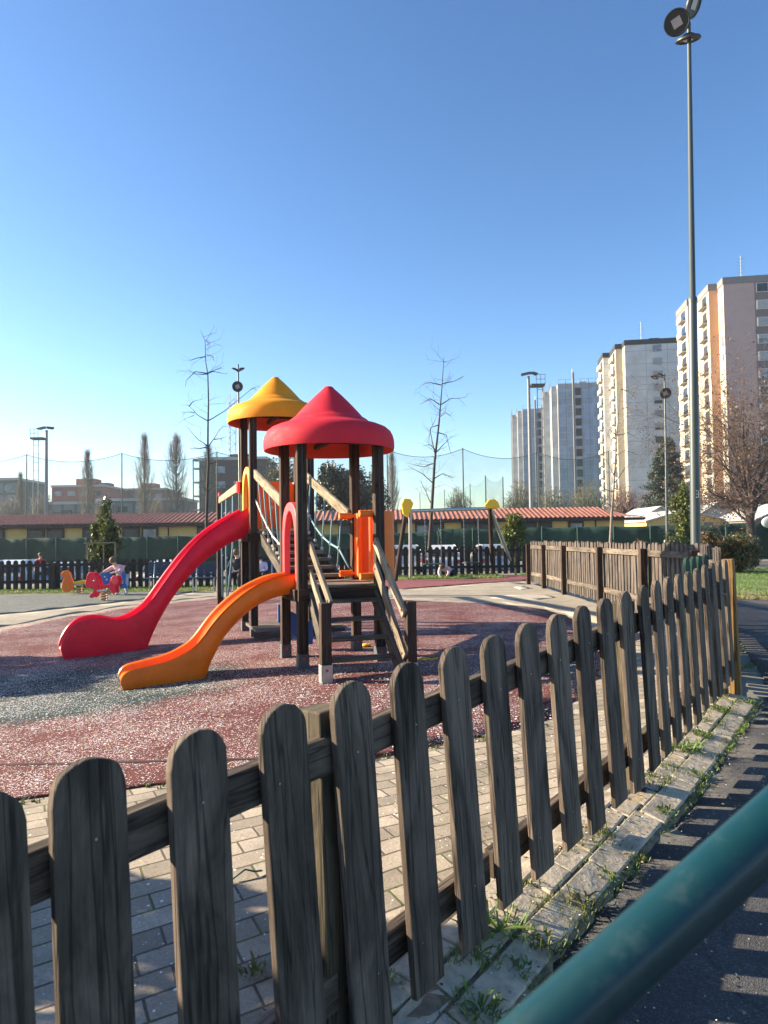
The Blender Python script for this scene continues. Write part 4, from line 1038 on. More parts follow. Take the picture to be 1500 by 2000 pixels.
def sitter(px, Y, label, top, legs, h=1.0, hat=None):
    p = P(px, 1100, Y); g = gz(p.x, Y)
    J = dict(pelvis=(0, .05, .52), chest=(-.02, .12, .86), neck=(-.03, .08, 1.02), head=(-.06, .02, 1.14), face=(-.6, -.8, 0), lsho=(-.20, .10, .90), lelbow=(-.28, -.05, .68), lhand=(-.30, -.25, .62),
             rsho=(.16, .10, .90), relbow=(.22, -.06, .68), rhand=(.05, -.28, .62), lhip=(-.10, 0, .50), lknee=(-.14, -.38, .50), lfoot=(-.16, -.42, .07), ltoe=(-.18, -.58, .04),
             rhip=(.10, 0, .50), rknee=(.12, -.38, .52), rfoot=(.10, -.34, .07), rtoe=(.10, -.50, .04))
    J = {k: (v[0]*h, v[1]*h, v[2]*h if k == 'face' else (v[2]-.47)*h+.47 if v[2] > .47 else v[2]) for k, v in J.items()}
    person((p.x, Y, g), label, J, h, top, legs, hat or M['hair'])
sitter(464, 21.2, 'adult in dark clothes sitting on the bench behind the left tower', M['c_dark'], M['c_dark'], 1.0, M['hair'])
sitter(511, 21.2, 'child in a lilac top sitting on the bench between the tower posts', M['c_lilac'], M['c_dark'], .72, M['c_dark'])
sp = (-17.4*.74, 26.2, gz(-13, 26.2))
person((P(79, 1100, 26.2).x, 26.2, gz(-12, 26.2)), 'person in a red top walking behind the dark fence at far left', dict(pelvis=(0, 0, .60), chest=(0, 0, .86), neck=(0, 0, .98), head=(0, -.01, 1.08), lsho=(-.14, 0, .90), lelbow=(-.18, .02, .72), lhand=(-.18, -.05, .56),
    rsho=(.14, 0, .90), relbow=(.18, .02, .72), rhand=(.17, -.06, .56), lhip=(-.07, 0, .58), lknee=(-.08, -.08, .34), lfoot=(-.08, -.02, .06), ltoe=(-.08, -.15, .03), rhip=(.07, 0, .58), rknee=(.08, .04, .34), rfoot=(.08, .14, .07), rtoe=(.08, .04, .03)), .85, M['c_red'], M['white'])

# ------------------------------------------------------------------ cars
def car(x, y, rz, label, paint, grp='cars parked behind the rear fence'):
    """length along local x (front = +x); outline lofted across the width so the cabin narrows upward"""
    g = gz(x, y); t = thing('parked_car', label, 'car', (x, y, g), grp); rm = Matrix.Rotation(rz, 3, 'Z'); L0 = Vector((x, y, g))
    def W(px, py, pz): return L0+rm @ Vector((px, py, pz))
    low = [(-2.0, .30), (-2.05, .55), (-2.0, .82), (-1.90, .92), (-1.0, .95), (.9, .92), (1.5, .84), (1.95, .72), (2.05, .50), (2.0, .28)]
    vs, fs = [], []; secs = [(-.86, .96, .94), (-.82, 1, 1), (.82, 1, 1), (.86, .96, .94)]
    for w, k, kz in secs:
        for a, z in low: vs.append(W(a*k, w, .2+(z-.2)*kz))
    n = len(low)
    for i in range(3):
        for j in range(n): fs.append((i*n+j, i*n+(j+1) % n, (i+1)*n+(j+1) % n, (i+1)*n+j))
    fs += [tuple(range(n)), tuple(range(3*n, 4*n))[::-1]]
    mb = MB(); mb.add(vs, fs); mb.build('body', paint, t, smooth=True, auto=35, bevel=.03)
    cab = [(-1.85, .93), (-1.55, 1.30), (-1.2, 1.43), (-.2, 1.47), (.45, 1.40), (1.15, .93)]
    vs, fs = [], []; n = len(cab)
    for s_ in (-1, 1):
        for a, z in cab: vs.append(W(a, s_*(.80-.20*(z-.93)/.5), z))
    fs = [(j, (j+1) % n, n+(j+1) % n, n+j) for j in range(n)]+[tuple(range(n)), tuple(range(n, 2*n))[::-1]]
    mb = MB(); mb.add(vs, fs); cb = mb.build('cabin', paint, t, smooth=True, auto=30, bevel=.03)
    for s_ in (-1, 1):
        mb = MB(); q = [(-1.45, 1.0), (-1.3, 1.32), (-.45, 1.38), (-.45, 1.0)], [(-.37, 1.0), (-.37, 1.38), (.35, 1.33), (.92, 1.0)]
        for pp in q:
            vs = [W(a, s_*(.806-.20*(z-.93)/.5), z) for a, z in pp]; mb.add(vs, [(0, 1, 2, 3)])
        mb.build('side_window', M['carglass'], cb)
    for (a0, z0), (a1, z1), nm in (((-1.83, .98), (-1.60, 1.28), 'rear_window'), ((1.10, .99), (.55, 1.36), 'windscreen')):
        e = -.012 if a0 < 0 else .012; mb = MB(); mb.add([W(a0+e, -.66, z0), W(a0+e, .66, z0), W(a1+e, .56, z1+.01), W(a1+e, -.56, z1+.01)], [(0, 1, 2, 3)]); mb.build(nm, M['carglass'], cb)
    for a in (-1.3, 1.28):
        for s_ in (-1, 1):
            c = W(a, s_*.78, .31); ax = rm @ Vector((0, s_, 0)); mb = MB(); mb.tube([c-ax*.1, c+ax*.10], .31, 20); w_ = mb.build('wheel', M['tyre'], t, smooth=True, auto=40)
            mb = MB(); mb.tube([c+ax*.10, c+ax*.108], .19, 16); mb.build('rim', M['steel'], w_)
    for s_ in (-1, 1):
        mb = MB(); mb.box(tuple(W(-2.03, s_*.68, .74)), (.05, .22, .18), rz); mb.build('tail_light', M['taillight'], t)
        mb = MB(); mb.box(tuple(W(1.97, s_*.62, .66)), (.06, .30, .12), rz); mb.build('headlight', M['lamp_lens'], t)
        mb = MB(); mb.ell(W(.75, s_*.92, 1.0), (.07, .08, .06), 8); mb.build('mirror', paint, t, smooth=True)
    mb = MB(); mb.box(tuple(W(-2.06, 0, .52)), (.01, .5, .12), rz); mb.build('number_plate', M['white'], t)
    return t
for px, Y, rz, l, pt in ((42, 30.5, R(96), 'white car far left, seen from behind above the dark fence', M['carwhite']), (142, 31.5, R(90), 'silver car behind the orange duck rider', M['cargrey']), (345, 31.5, R(80), 'white car whose roof shows beside the crimson slide', M['carwhite']),
                         (862, 33.5, R(88), 'white car behind the fence left of the swing middle', M['carwhite']), (958, 33.8, R(92), 'silver car behind the fence at the swing right end', M['cargrey']), (790, 36, R(92), 'silver car behind the left swing leg', M['cargrey'])):
    p = P(px, 1080, Y); car(p.x, Y, rz, l, pt)
car(18.6, 27.6, R(168), 'white car behind the rounded bush at the right edge', M['carwhite'])
car(22.6, 30.8, R(170), 'silver car farther behind the bush at the right edge', M['cargrey'])
# white round street sign at the right edge
t = thing('round_sign', 'round white sign panel cut by the right edge of the photo', 'sign', (P(1507, 1020, 17).x, 17, 0)); c = P(1507, 1020, 17)
mb = MB(); mb.tube([(c.x, 17.03, 0), (c.x, 17.03, c.z+.25)], .03, 12); mb.build('pole', M['steel'], t, smooth=True, auto=50)
mb = MB(); mb.ell(c, (.245, .06, .15), 16); mb.build('panel', M['white'], t, smooth=True)

# ------------------------------------------------------------------ lamp posts
def lamp(px_top, py_top, px_b, Y, r0, r1, label, heads, joint=.5, mark=False):
    b = P(px_b, 1060, Y); tp = P(px_top, py_top, Y); g = gz(b.x, Y); bx = tp.x; base = Vector((b.x, Y, g))
    t = thing('street_lamp', label, 'street lamp', tuple(base), 'tall lamp posts with round heads')
    zj = g+(tp.z-g)*joint; mb = MB(); xj = b.x+(bx-b.x)*joint; mb.tube([base, (xj, Y, zj)], [r0, r0*.82], 12); mb.build('pole', M['pole'], t, smooth=True, auto=50)
    mb = MB(); mb.tube([(xj, Y, zj-.02), (xj, Y, zj+.06), (xj, Y, zj+.1), (bx, Y, tp.z+.2)], [r0*.9, r0*.9, r0*.62, r1], 12); mb.build('upper_pole', M['pole'], t, smooth=True, auto=50)
    for (hx, hy, n, rad) in heads:
        c = P(hx, hy, Y-.12 if n[1] < 0 else Y+.05); n = Vector(n).normalized(); q = n.to_track_quat('Z', 'Y').to_matrix()
        mb = MB(); mb.lathe(c, [(.001, -.09), (rad*.45, -.09), (rad*.6, -.05), (rad*.95, -.02), (rad, .0), (rad, .03), (rad*.9, .032), (rad*.86, .015), (.001, .014)], 32, q); h = mb.build('lamp_head', M['black'], t, smooth=True, auto=40)
        mb = MB(); e1, e2 = q @ Vector((1, 0, 0)), q @ Vector((0, 1, 0)); s_ = rad*.36; ro = R(20)
        f1, f2 = e1*math.cos(ro)+e2*math.sin(ro), e2*math.cos(ro)-e1*math.sin(ro); cc = c+n*.02
        mb.add([cc+f1*s_+f2*s_, cc-f1*s_+f2*s_, cc-f1*s_-f2*s_, cc+f1*s_-f2*s_]+[cc+n*.008+f1*s_+f2*s_, cc+n*.008-f1*s_+f2*s_, cc+n*.008-f1*s_-f2*s_, cc+n*.008+f1*s_-f2*s_], [(4, 5, 6, 7), (0, 1, 5, 4), (1, 2, 6, 5), (2, 3, 7, 6), (3, 0, 4, 7)]); mb.build('lens', M['lamp_lens'], h)
        mb = MB(); mb.tube([c-n*.08, Vector((bx, Y, c.z-.05))], .025, 8); mb.build('bracket', M['pole'], h)
    if mark:
        for sgn, (dx, dz) in enumerate(((.0, 0), (.0, .045))):
            pass
        c = P(1362, 965, Y-.1); mb = MB(); z_ = c.z; bx = b.x+(bx-b.x)*(z_-g)/(tp.z-g)-.01
        for dz in (-.07, 0, .07): mb.box((bx+.02, Y-r0-.0, z_+dz), (.05, .012, .012))
        for dz in (-.035, .035): mb.box((bx+.04, Y-r0+.005, z_+dz), (.012, .012, .06))
        lab(mb.build('painted_number', M['white'], t), 'small white painted figure 3')
    return t
lamp(1346, 62, 1357, 15.0, .108, .04, 'tallest grey lamp post with three round heads, nearest on the right', [(1322, 44, (-.35, -.75, -.45), .265), (1354, 8, (.62, -.55, -.5), .27), (1344, 76, (.1, .30, -.95), .26)], .515, True)
lamp(1298, 735, 1303, 46, .11, .05, 'thin grey lamp post in front of the white tower', [(1300, 768, (-.1, -1, -.35), .36), (1288, 732, (-.3, .1, -1), .28), (1279, 737, (-.5, 0, -1), .26)], .45)
lamp(465, 718, 470, 43, .10, .05, 'thin dark lamp post rising behind the amber roof', [(464, 755, (0, -1, -.25), .33), (459, 722, (-.5, .1, -1), .26), (470, 722, (.5, .1, -1), .26)], .45)

# floodlight masts with a service ladder
def mast(px, ptop, Y, label, lad, hr):
    b = P(px, ptop, Y); g = gz(b.x, Y); t = thing('floodlight_mast', label, 'floodlight mast', (b.x, Y, g), 'floodlight masts of the sports ground')
    mb = MB(); mb.tube([(b.x, Y, g), (b.x, Y, b.z)], [.26, .16], 12); mb.build('pole', M['mast'], t, smooth=True, auto=50)
    lx = b.x+lad; mb = MB(); z1 = b.z-1.0
    for s_ in (-.32, .32): mb.tube([(lx+s_, Y, g+hr), (lx+s_, Y, z1)], .05, 5)
    z = g+hr
    while z < z1: mb.beam((lx-.32, Y, z), (lx+.32, Y, z), .05, .05); z += 1.1
    mb.build('ladder', M['mast'], t)
    mb = MB(); mb.box((b.x+lad*.75, Y, z1-.1), (abs(lad)*1.2, 1.2, .25)); mb.build('platform', M['pole'], t)
    mb = MB()
    for s_ in (-.5, 0, .5): mb.beam((lx+s_, Y-.5, z1), (lx+s_, Y-.5, z1+1.1), .05, .05)
    for z in (.55, 1.1): mb.beam((lx-.5, Y-.5, z1+z), (lx+.5, Y-.5, z1+z), .05, .05)
    mb.build('railing', M['mast'], t)
    for dx, rz in ((-.9, .3), (0.1, 0), (.6, -.3)):
        mb = MB(); mb.beam((b.x+dx*1.0, Y-.3, b.z+.1+.2*(dx == .1)), (b.x+dx*.5+.55, Y-.5, b.z+.28), .75, .16); mb.build('floodlight', M['pole'], t)
    return t
mast(91, 840, 90, 'floodlight mast with a caged ladder on its left, at far left', -1.35, 11*.55)
mast(1032, 735, 81, 'floodlight mast with platform in front of the scaffolded towers', 1.3, 0)

# ------------------------------------------------------------------ low club building behind the green screen
def club():
    Y = 63; X0, X1 = -46, P(1256, 1010, 63).x; t = thing('club_building', 'long low yellow building with a red tiled roof behind the green screen', 'building', (X0, Y, -.8)); ez = 2.98; rz_ = 4.0
    mb = MB(); mb.box(((X0+X1-1.6)/2, Y+3.5, (ez-.8)/2), (X1-X0-1.6, 6.6, ez+.8)); wl = mb.build('wall', M['ochre'], t)
    # corrugated tile roof, front slope and back slope, sine profile
    vs, fs = [], []; pitch = .42; n = int((X1-X0)/pitch*6)
    for i in range(n+1):
        x = X0+(X1-X0)*i/n; w = .05*math.sin(2*math.pi*(x-X0)/pitch); hip = max(0, (x-(X1-3.0))/3.0)
        zr = rz_-(rz_-ez-.05)*hip*.95
        for y, z in ((Y-.75, ez-.02), (Y+3.6, zr), (Y+8, ez-.02)): vs.append((x, y, z+w))
    for i in range(n): 
        for j in range(2): fs.append((i*3+j, (i+1)*3+j, (i+1)*3+j+1, i*3+j+1))
    mb = MB(); mb.add(vs, fs); mb.build('roof', M['tile'], t, smooth=True)
    mb = MB(); mb.box(((X0+X1)/2, Y-.70, ez-.20), (X1-X0-.1, .06, .20)); mb.box(((X0+X1)/2, Y-.30, ez-.32), (X1-X0-.3, .80, .04)); mb.build('eave_board', M['eave'], t)
    wins = [(-24, 8), (52, 86), (90, 124), (162, 198), (238, 272), (276, 308), (384, 404), (408, 440), (452, 480), (520, 550), (590, 620), (665, 690), (701, 730), (757, 776), (811, 839), (842, 868), (901, 932), (936, 968), (1024, 1049), (1053, 1079), (1111, 1141)]
    for a, b in wins:
        xa, xb = P(a, 1040, Y).x, P(b, 1040, Y).x; z0, z1 = 1.55, 2.66
        mb = MB(); mb.box(((xa+xb)/2, Y+.14, (z0+z1)/2), (xb-xa, .16, z1-z0)); f = mb.build('window', M['winframe'], t)
        mb = MB(); mb.box(((xa+xb)/2, Y+.045, (z0+z1)/2-.03), (xb-xa-.35, .03, (z1-z0)*.62)); mb.build('pane', M['pane_pale'] if random.random() < .12 else M['pane'], f)
    for k in range(9):
        x = X0+4+k*7.6; mb = MB(); mb.tube([(x, Y+.12, -.8), (x, Y+.12, ez-.2)], .06, 8); mb.build('downpipe', M['winframe'], t)
club()
# green windbreak screen on posts
def screen(xa, ya, xb, yb, z1, label, grp='green windbreak screens'):
    t = thing('screen_fence', label, 'fence', (xa, ya, gz(xa, ya)), grp); a, b = Vector((xa, ya)), Vector((xb, yb)); L = (b-a).length; d = (b-a)/L; n = int(L/2.5)
    vs, fs = [], []; k = n*10
    for i in range(k+1):
        p = a+d*(L*i/k); w = .045*math.sin(i*.628)+random.uniform(-.03, .03); nn = Vector((-d.y, d.x)); 
        for z in (gz(p.x, p.y), z1-.35, z1+.03*math.sin(i*.31)): vs.append((p.x+nn.x*w, p.y+nn.y*w, z))
    for i in range(k):
        for j in range(2): fs.append((i*3+j, (i+1)*3+j, (i+1)*3+j+1, i*3+j+1))
    mb = MB(); mb.add(vs, fs); o = mb.build('screen_cloth', M['screen'], t, smooth=True)
    s = o.modifiers.new('thick', 'SOLIDIFY'); s.thickness = .02
    for i in range(0, n+1):
        p = a+d*(L*i/n); mb = MB(); mb.tube([(p.x, p.y-.08, gz(p.x, p.y)-.1), (p.x, p.y-.08, z1+.08)], .035, 8); mb.build('post', M['screen_post'], t)
screen(-44, 59, 4, 53.5, 1.72, 'long green fabric screen in front of the yellow building, left half')
screen(4.1, 53.5, 24, 50, 1.95, 'green fabric screen in front of the yellow building behind the swings')
screen(24.1, 50, 46, 46.5, 2.02, 'green fabric screen right of the tall lamp post')

# small buildings at the right
def gable(x0, x1, y, zb, ze, zr, wall, rf, name, label, cat, depth=9):
    t = thing(name, label, cat, (x0, y, zb)); mb = MB(); xm = (x0+x1)/2
    mb.prism([(x0-xm, 0), (x1-xm, 0), (x1-xm, ze-zb), (0, zr-zb-.05), (x0-xm, ze-zb)], (xm, y+depth/2, zb), (1, 0, 0), (0, 0, 1), depth); mb.build('wall', wall, t)
    for s_ in (-1, 1):
        xe = (x1-xm)*s_*1.06; n = Vector((0, 0, 1)); mb = MB(); a = Vector((xm, y+depth/2, zr+.06)); b = Vector((xm+xe, y+depth/2, ze-.02)); mb.beam(a, b, depth+1.0, .10, (0, 0, 1)); mb.build('roof', rf, t)
    return t
g_ = gable(P(1262, 1010, 72).x, P(1412, 1010, 72).x, 72, -.5, 2.7, 3.75, M['ochre'], M['f_pale'], 'yellow_house', 'low yellow gabled house with pale roof beside the tall lamp post', 'house')
mb = MB(); mb.box((P(1383, 1020, 72).x, 71.95, 2.05), (.9, .06, .9)); mb.build('window', M['f_brown'], g_)
gable(P(1238, 1005, 84).x, P(1340, 1005, 84).x, 84, -.5, 2.9, 4.6, M['white'], M['white'], 'marquee', 'white tent roof behind the thin lamp post', 'tent', 8)
gable(P(1352, 1005, 88).x, P(1452, 1005, 88).x, 88, -.5, 3.2, 5.2, M['white'], M['f_pale'], 'marquee', 'pale tent roof behind the yellow house', 'tent', 8)
gable(P(1474, 1000, 66).x, P(1620, 1000, 66).x, 66, -.5, 2.6, 4.1, M['f_brown'], M['f_pale'], 'pavilion', 'pale roofed pavilion at the right edge beside the bare tree', 'pavilion', 8)

# ------------------------------------------------------------------ sports nets
def nets():
    t = thing('sports_net', 'tall green ball net hung between slender poles behind the building', 'net', (-46, 90, -.8)); xs = [-134, 52, 238, 424, 610, 757, 905, 1052, 1190]; zt = P(238, 884, 90).z
    pp = []
    for px in xs:
        x = P(px, 950, 90).x; z_ = zt if px < 1000 else zt-.6; pp.append((x, z_)); mb = MB(); mb.tube([(x, 90, -.8), (x, 90, z_)], [.11, .07], 8); mb.build('pole', M['pole'], t, smooth=True, auto=50)
    vs, fs = [], []; cab = MB(); n = 16
    for (xa, za), (xb, zb) in zip(pp[:-1], pp[1:]):
        o = len(vs); line = []
        for i in range(n+1):
            f = i/n; x = xa+(xb-xa)*f; z = za+(zb-za)*f-1.0*(1-(2*f-1)**2)-.1; line.append((x, 90, z))
            for k in range(9): vs.append((x, 90+.25*math.sin(f*9+k), -.8+(z+.8)*k/8))
        for i in range(n):
            for k in range(8): fs.append((o+i*9+k, o+(i+1)*9+k, o+(i+1)*9+k+1, o+i*9+k+1))
        cab.tube(line, .035, 5)
    mb = MB(); mb.add(vs, fs); mb.build('net', M['net'], t, smooth=True); cab.build('cable', M['pole'], t)
    # second run receding to the right rear
    t = thing('sports_net', 'second, farther green ball net receding behind the swings', 'net', (8, 150, -.8)); q = []
    for px, py, Y in ((948, 929, 112), (982, 931, 120), (918, 945, 150), (868, 956, 175), (820, 962, 200)):
        p = P(px, py, Y); q.append(p); mb = MB(); mb.tube([(p.x, Y, -.8), p], [.13, .09], 8); mb.build('pole', M['pole'], t)
    q = [q[1], q[0], q[2], q[3], q[4]]
    vs, fs = [], []
    for a, b in zip(q[:-1], q[1:]):
        o = len(vs)
        for i in range(13):
            f = i/12; p = a.lerp(b, f); zz = p.z-.8*(1-(2*f-1)**2)-.1
            vs += [(p.x, p.y, -.8), (p.x, p.y, zz)]
        for i in range(12): fs.append((o+2*i, o+2*i+2, o+2*i+3, o+2*i+1))
    mb = MB(); mb.add(vs, fs); mb.build('net', M['net'], t)
nets()

# ------------------------------------------------------------------ towers
def tower(cx, cy, label, cols, floors=15, kind='panel', H_=44.0):
    """stepped residential tower: main block and two blocks set back to the left"""
    al = math.atan(.15); u = Vector((math.cos(al), -math.sin(al), 0)); v = Vector((math.sin(al), math.cos(al), 0)); o = Vector((cx, cy, 0)); zb = -1.0
    t = thing('apartment_tower', label, 'apartment tower', (cx, cy, zb), 'row of stepped apartment towers')
    fh = H_/floors
    def Q(a, b, z): return o+u*a+v*b+Z*z
    blocks = [(0, 17, 0, 18, 0), (-1.5, -.002, 3, 18, 1), (-3.1, -1.502, 10.5, 18, 2)]
    for (a0, a1, b0_, b1_, k) in blocks:
        mb = MB(); c = [Q(a0, b0_, zb), Q(a1, b0_, zb), Q(a1, b1_, zb), Q(a0, b1_, zb), Q(a0, b0_, H_), Q(a1, b0_, H_), Q(a1, b1_, H_), Q(a0, b1_, H_)]
        mb.add(c, [(0, 1, 5, 4)]); mb.m = 1; mb.add(c, [(3, 0, 4, 7)]); mb.add(c, [(1, 2, 6, 5), (2, 3, 7, 6)]); mb.add(c, [(4, 5, 6, 7)])
        mb.build('wall', [cols[k], cols[3]], t)
        e = .12; mb = MB(); hh = 1.15; c = [Q(a0-e, b0_-e, H_-.05), Q(a1+(e if k == 0 else 0), b0_-e, H_-.05), Q(a1+(e if k == 0 else 0), b1_+e, H_-.05), Q(a0-e, b1_+e, H_-.05)]
        c += [p+Z*hh for p in c]; mb.add(c, [(0, 1, 5, 4), (1, 2, 6, 5), (2, 3, 7, 6), (3, 0, 4, 7), (4, 5, 6, 7), (3, 2, 1, 0)]); mb.build('parapet', cols[4], t)
    mb = MB(); c0 = Q(7.5, 6, H_+1.8); mb.box(c0, (2.2, 2, 1.6), -al); mb.build('roof_hut', cols[4] if kind != 'scaffold' else M['f_pale'], t)
    mb = MB(); a = Q(4.6, 5, H_+1); mb.tube([a, a+Z*5.5], .06, 5)
    for k in range(5): mb.beam(a+Z*(2.6+.6*k)-u*.7, a+Z*(2.6+.6*k)+u*.7, .05, .05)
    mb.build('antenna', M['steel'], t)
    if kind != 'scaffold':
        colsx = (6.9, 12.2) if kind == 'panel' else (6.2, 11.4)
        if kind == 'pink':
            mb = MB(); c = [Q(5.0, -.06, zb), Q(13.2, -.06, zb), Q(13.2, -.06, H_-.06), Q(5.0, -.06, H_-.06)]; c += [p+v*.05 for p in c]
            mb.add(c, [(0, 1, 2, 3), (0, 3, 7, 4), (1, 5, 6, 2), (3, 2, 6, 7)]); lab(mb.build('wall_band', M['f_brown'], t), 'grey brown painted band around the windows')
        for fl in range(floors):
            z = fl*fh+1.2
            for x in colsx:
                w = 1.7; f_ = MB(); yy = -.10 if kind == 'pink' else -.05
                f_.beam(Q(x, yy, z-.1), Q(x, yy, z+1.5), w+.3, .12, tuple(v)); wf = f_.build('window', M['white'] if kind == 'pink' else M['f_pale'], t)
                g = MB(); g.beam(Q(x, yy-.075, z), Q(x, yy-.075, z+1.4), w, .03, tuple(v)); g.build('pane', random.choice([M['pane'], M['pane'], M['shutter'], M['pane_pale']]), wf)
                if random.random() < .5:
                    g = MB(); sh = random.uniform(.5, 1.0); g.beam(Q(x, yy-.095, z+1.4-sh), Q(x, yy-.095, z+1.4), w+.01, .03, tuple(v)); g.build('shutter', M['shutter'], wf)
                if random.random() < .12:
                    g = MB(); g.beam(Q(x, yy-.4, z+.1), Q(x, yy-.12, z+.55), w, .04, (0, 0, 1)); g.build('awning', M['white'], wf)
            # balconies on the sunlit left sides
            for (xx, y0, y1) in ((-1.5, 4.2, 7.0), (-3.1, 11.8, 15.0)):
                b_ = MB(); b_.beam(Q(xx-.45, y0, z-.75), Q(xx-.45, y1, z-.75), .88, .16); b_.beam(Q(xx-.86, y0, z-.2), Q(xx-.86, y1, z-.2), .06, .95)
                bo = b_.build('balcony', M['f_pale'] if kind == 'panel' else M['f_cream'], t)
                g = MB(); g.beam(Q(xx-.02, (y0+y1)/2, z-.6), Q(xx-.02, (y0+y1)/2, z+1.35), .08, y1-y0-.6, tuple(v)); g.build('balcony_door', M['pane'], bo)
            if fl > 0:
                g = MB(); g.beam(Q(-.02, 1.0, z), Q(-.02, 1.0, z+1.2), .08, .9, tuple(v)); g.build('side_window', M['pane_pale'], t)
    else:
        # scaffold tubes over the roof edge, hoist strip down the facade
        mb = MB()
        for k in range(9):
            x = 17*k/8; mb.tube([Q(x, -.5, zb), Q(x, -.5, H_+2.4)], .07, 5)
        for k in range(4):
            y = 3+15*k/3; mb.tube([Q(-3.5, y, zb if y > 10 else zb), Q(-3.5, y, H_+2.4)], .07, 5); mb.tube([Q(-1.9, y*.5+1, H_), Q(-1.9, y*.5+1, H_+2.2)], .07, 5)
        for z in (H_+1.2, H_+2.2): mb.beam(Q(0, -.5, z), Q(17, -.5, z), .06, .06); mb.beam(Q(-3.5, 3, z), Q(-3.5, 18, z), .06, .06)
        mb.build('scaffold_tube', M['tube'], t)
        for fl in range(floors):
            z = fl*fh+.6; mb = MB(); mb.beam(Q(5.6, -.06, z), Q(5.6, -.06, z+2.0), 1.6, .06, tuple(v)); mb.build('window', M['f_slate'] if fl % 3 else M['pane'], t)
            mb = MB(); mb.beam(Q(4.6, -.30, z+2.2), Q(6.8, -.30, z+2.2), .5, .14); mb.build('balcony', M['f_pale'], t)
            mb = MB(); mb.beam(Q(-3.14, 14, z), Q(-3.14, 14, z+1.9), .06, 3.5, tuple(v)); mb.build('side_window', M['f_brown'], t)
        mb = MB(); mb.beam(Q(4.2, -.9, zb), Q(4.2, -.9, H_+4), .5, .5); mb.build('hoist_mast', M['tube'], t)
        for (x, y, w) in ((-.08, 0, .9), (-1.6, 3, .8), (-3.2, 10.5, 1.0)):
            mb = MB(); mb.beam(Q(x-.03, y+w/2, zb), Q(x-.03, y+w/2, H_), .10, w, tuple(v)); mb.build('corner_strip', M['f_pale'], t)
    return t
random.seed(12)
tower(58.5, 119.8, 'nearest tower, lilac and peach walls with a grey parapet, right of the tall lamp post', (M['f_lilac'], M['f_orange'], M['f_orange'], M['f_cream'], M['f_slate2']), kind='pink')
tower(54.6, 158, 'white panelled tower with a dark parapet and two columns of windows', (M['f_white'], M['f_cream'], M['f_white'], M['f_cream'], M['f_slate']), kind='panel')
tower(50.6, 203, 'larger of the two towers wrapped in blue grey scaffold netting', (M['f_net'], M['f_netgrey'], M['f_netgrey'], M['f_netgrey'], M['f_netgrey']), kind='scaffold')
tower(48.2, 243, 'farthest tower wrapped in scaffold netting, left end of the row', (M['f_net'], M['f_netgrey'], M['f_netgrey'], M['f_netgrey'], M['f_netgrey']), kind='scaffold')

# ------------------------------------------------------------------ buildings beyond the nets on the left
def block(px0, px1, py, Y, m, ms, label, depth=14, rows=4, hut=None, wn=True):
    a, b = P(px0, py, Y), P(px1, py, Y); z1 = (a.z+b.z)/2; t = thing('apartment_block', label, 'apartment block', (a.x, Y, -1)); w = b.x-a.x; cx = (a.x+b.x)/2
    mb = MB(); c = [(a.x, Y), (b.x, Y), (b.x, Y+depth), (a.x, Y+depth)]; vs = [(x, y, -1) for x, y in c]+[(x, y, z1) for x, y in c]
    mb.add(vs, [(0, 1, 5, 4)]); mb.m = 1; mb.add(vs, [(3, 0, 4, 7), (1, 2, 6, 5)]); mb.m = 0; mb.add(vs, [(2, 3, 7, 6), (4, 5, 6, 7)]); mb.build('wall', [m, ms], t)
    mb = MB(); mb.box((cx, Y+depth/2, z1+.3), (w+.5, depth+.5, .6)); mb.build('roof_edge', M['f_pale'], t)
    if hut:
        for f, hw, hh in hut: mb = MB(); mb.box((a.x+w*f, Y+depth/2, z1+.6+hh/2), (hw, 5, hh)); mb.build('roof_hut', ms, t)
    n = int(w/3.6)
    if wn:
        for r_ in range(rows):
            for k in range(n):
                x = a.x+(k+.5)*w/n; z = z1-2.0-r_*3.1; mb = MB(); mb.box((x, Y-.04, z), (w/n*.55, .10, 1.4)); mb.build('window', random.choice([M['pane'], M['pane_pale'], M['shutter']]), t)
    return t
block(101, 203, 951, 215, M['brick'], M['brick'], 'dull red brick block between the floodlight mast and the first poplar', 20, 3, [(.45, 6, 2.5), (.8, 3, 1.2)])
block(228, 322, 957, 235, M['brick'], M['brick'], 'second dull red brick block, between the second and third poplars', 20, 3, [(.5, 5, 2.2)])
block(-60, 33, 938, 180, M['concrete'], M['concrete'], 'grey concrete block at the far left edge', 16, 3)
block(188, 360, 978, 170, M['concrete'], M['f_brown'], 'low grey block in front of the brick blocks', 12, 2)
block(70, 190, 985, 160, M['concrete'], M['f_brown'], 'lower grey block below the red brick block', 12, 2)
b_ = block(389, 412, 900, 150, M['concrete'], M['concrete'], 'slim grey block with open balcony frames behind the bare young tree', 10, 0, None, False)
for k in range(4):
    z = P(380, 915+27*k, 150).z; xa, xb = P(377, 950, 150).x, P(388, 950, 150).x; mb = MB(); mb.box(((xa+xb)/2, 151, z), (xb-xa, 2, .3)); mb.build('balcony', M['f_pale'], b_)
xa = P(377, 950, 150).x; z_ = P(380, 898, 150).z; mb = MB(); mb.box((xa, 150.2, z_/2), (.2, .2, z_)); mb.box(((xa+P(388, 950, 150).x)/2, 151, z_), (1.3, 2, .35)); mb.build('balcony_frame', M['f_brown'], b_)
db = block(412, 520, 898, 145, M['darkbrick'], M['darkbrick'], 'dark maroon brick building with a lattice mast on its roof', 12, 2, [(.45, 4.0, 1.0)])
mb = MB(); c = P(455, 890, 148); zt = P(453, 770, 148).z; zb = c.z
for sx, sy in ((-.7, -.7), (.7, -.7), (.7, .7), (-.7, .7)): mb.tube([(c.x+sx, 148+sy, zb-1), (c.x+sx*.9, 148+sy, zt)], .07, 5)
k = 0; z = zb
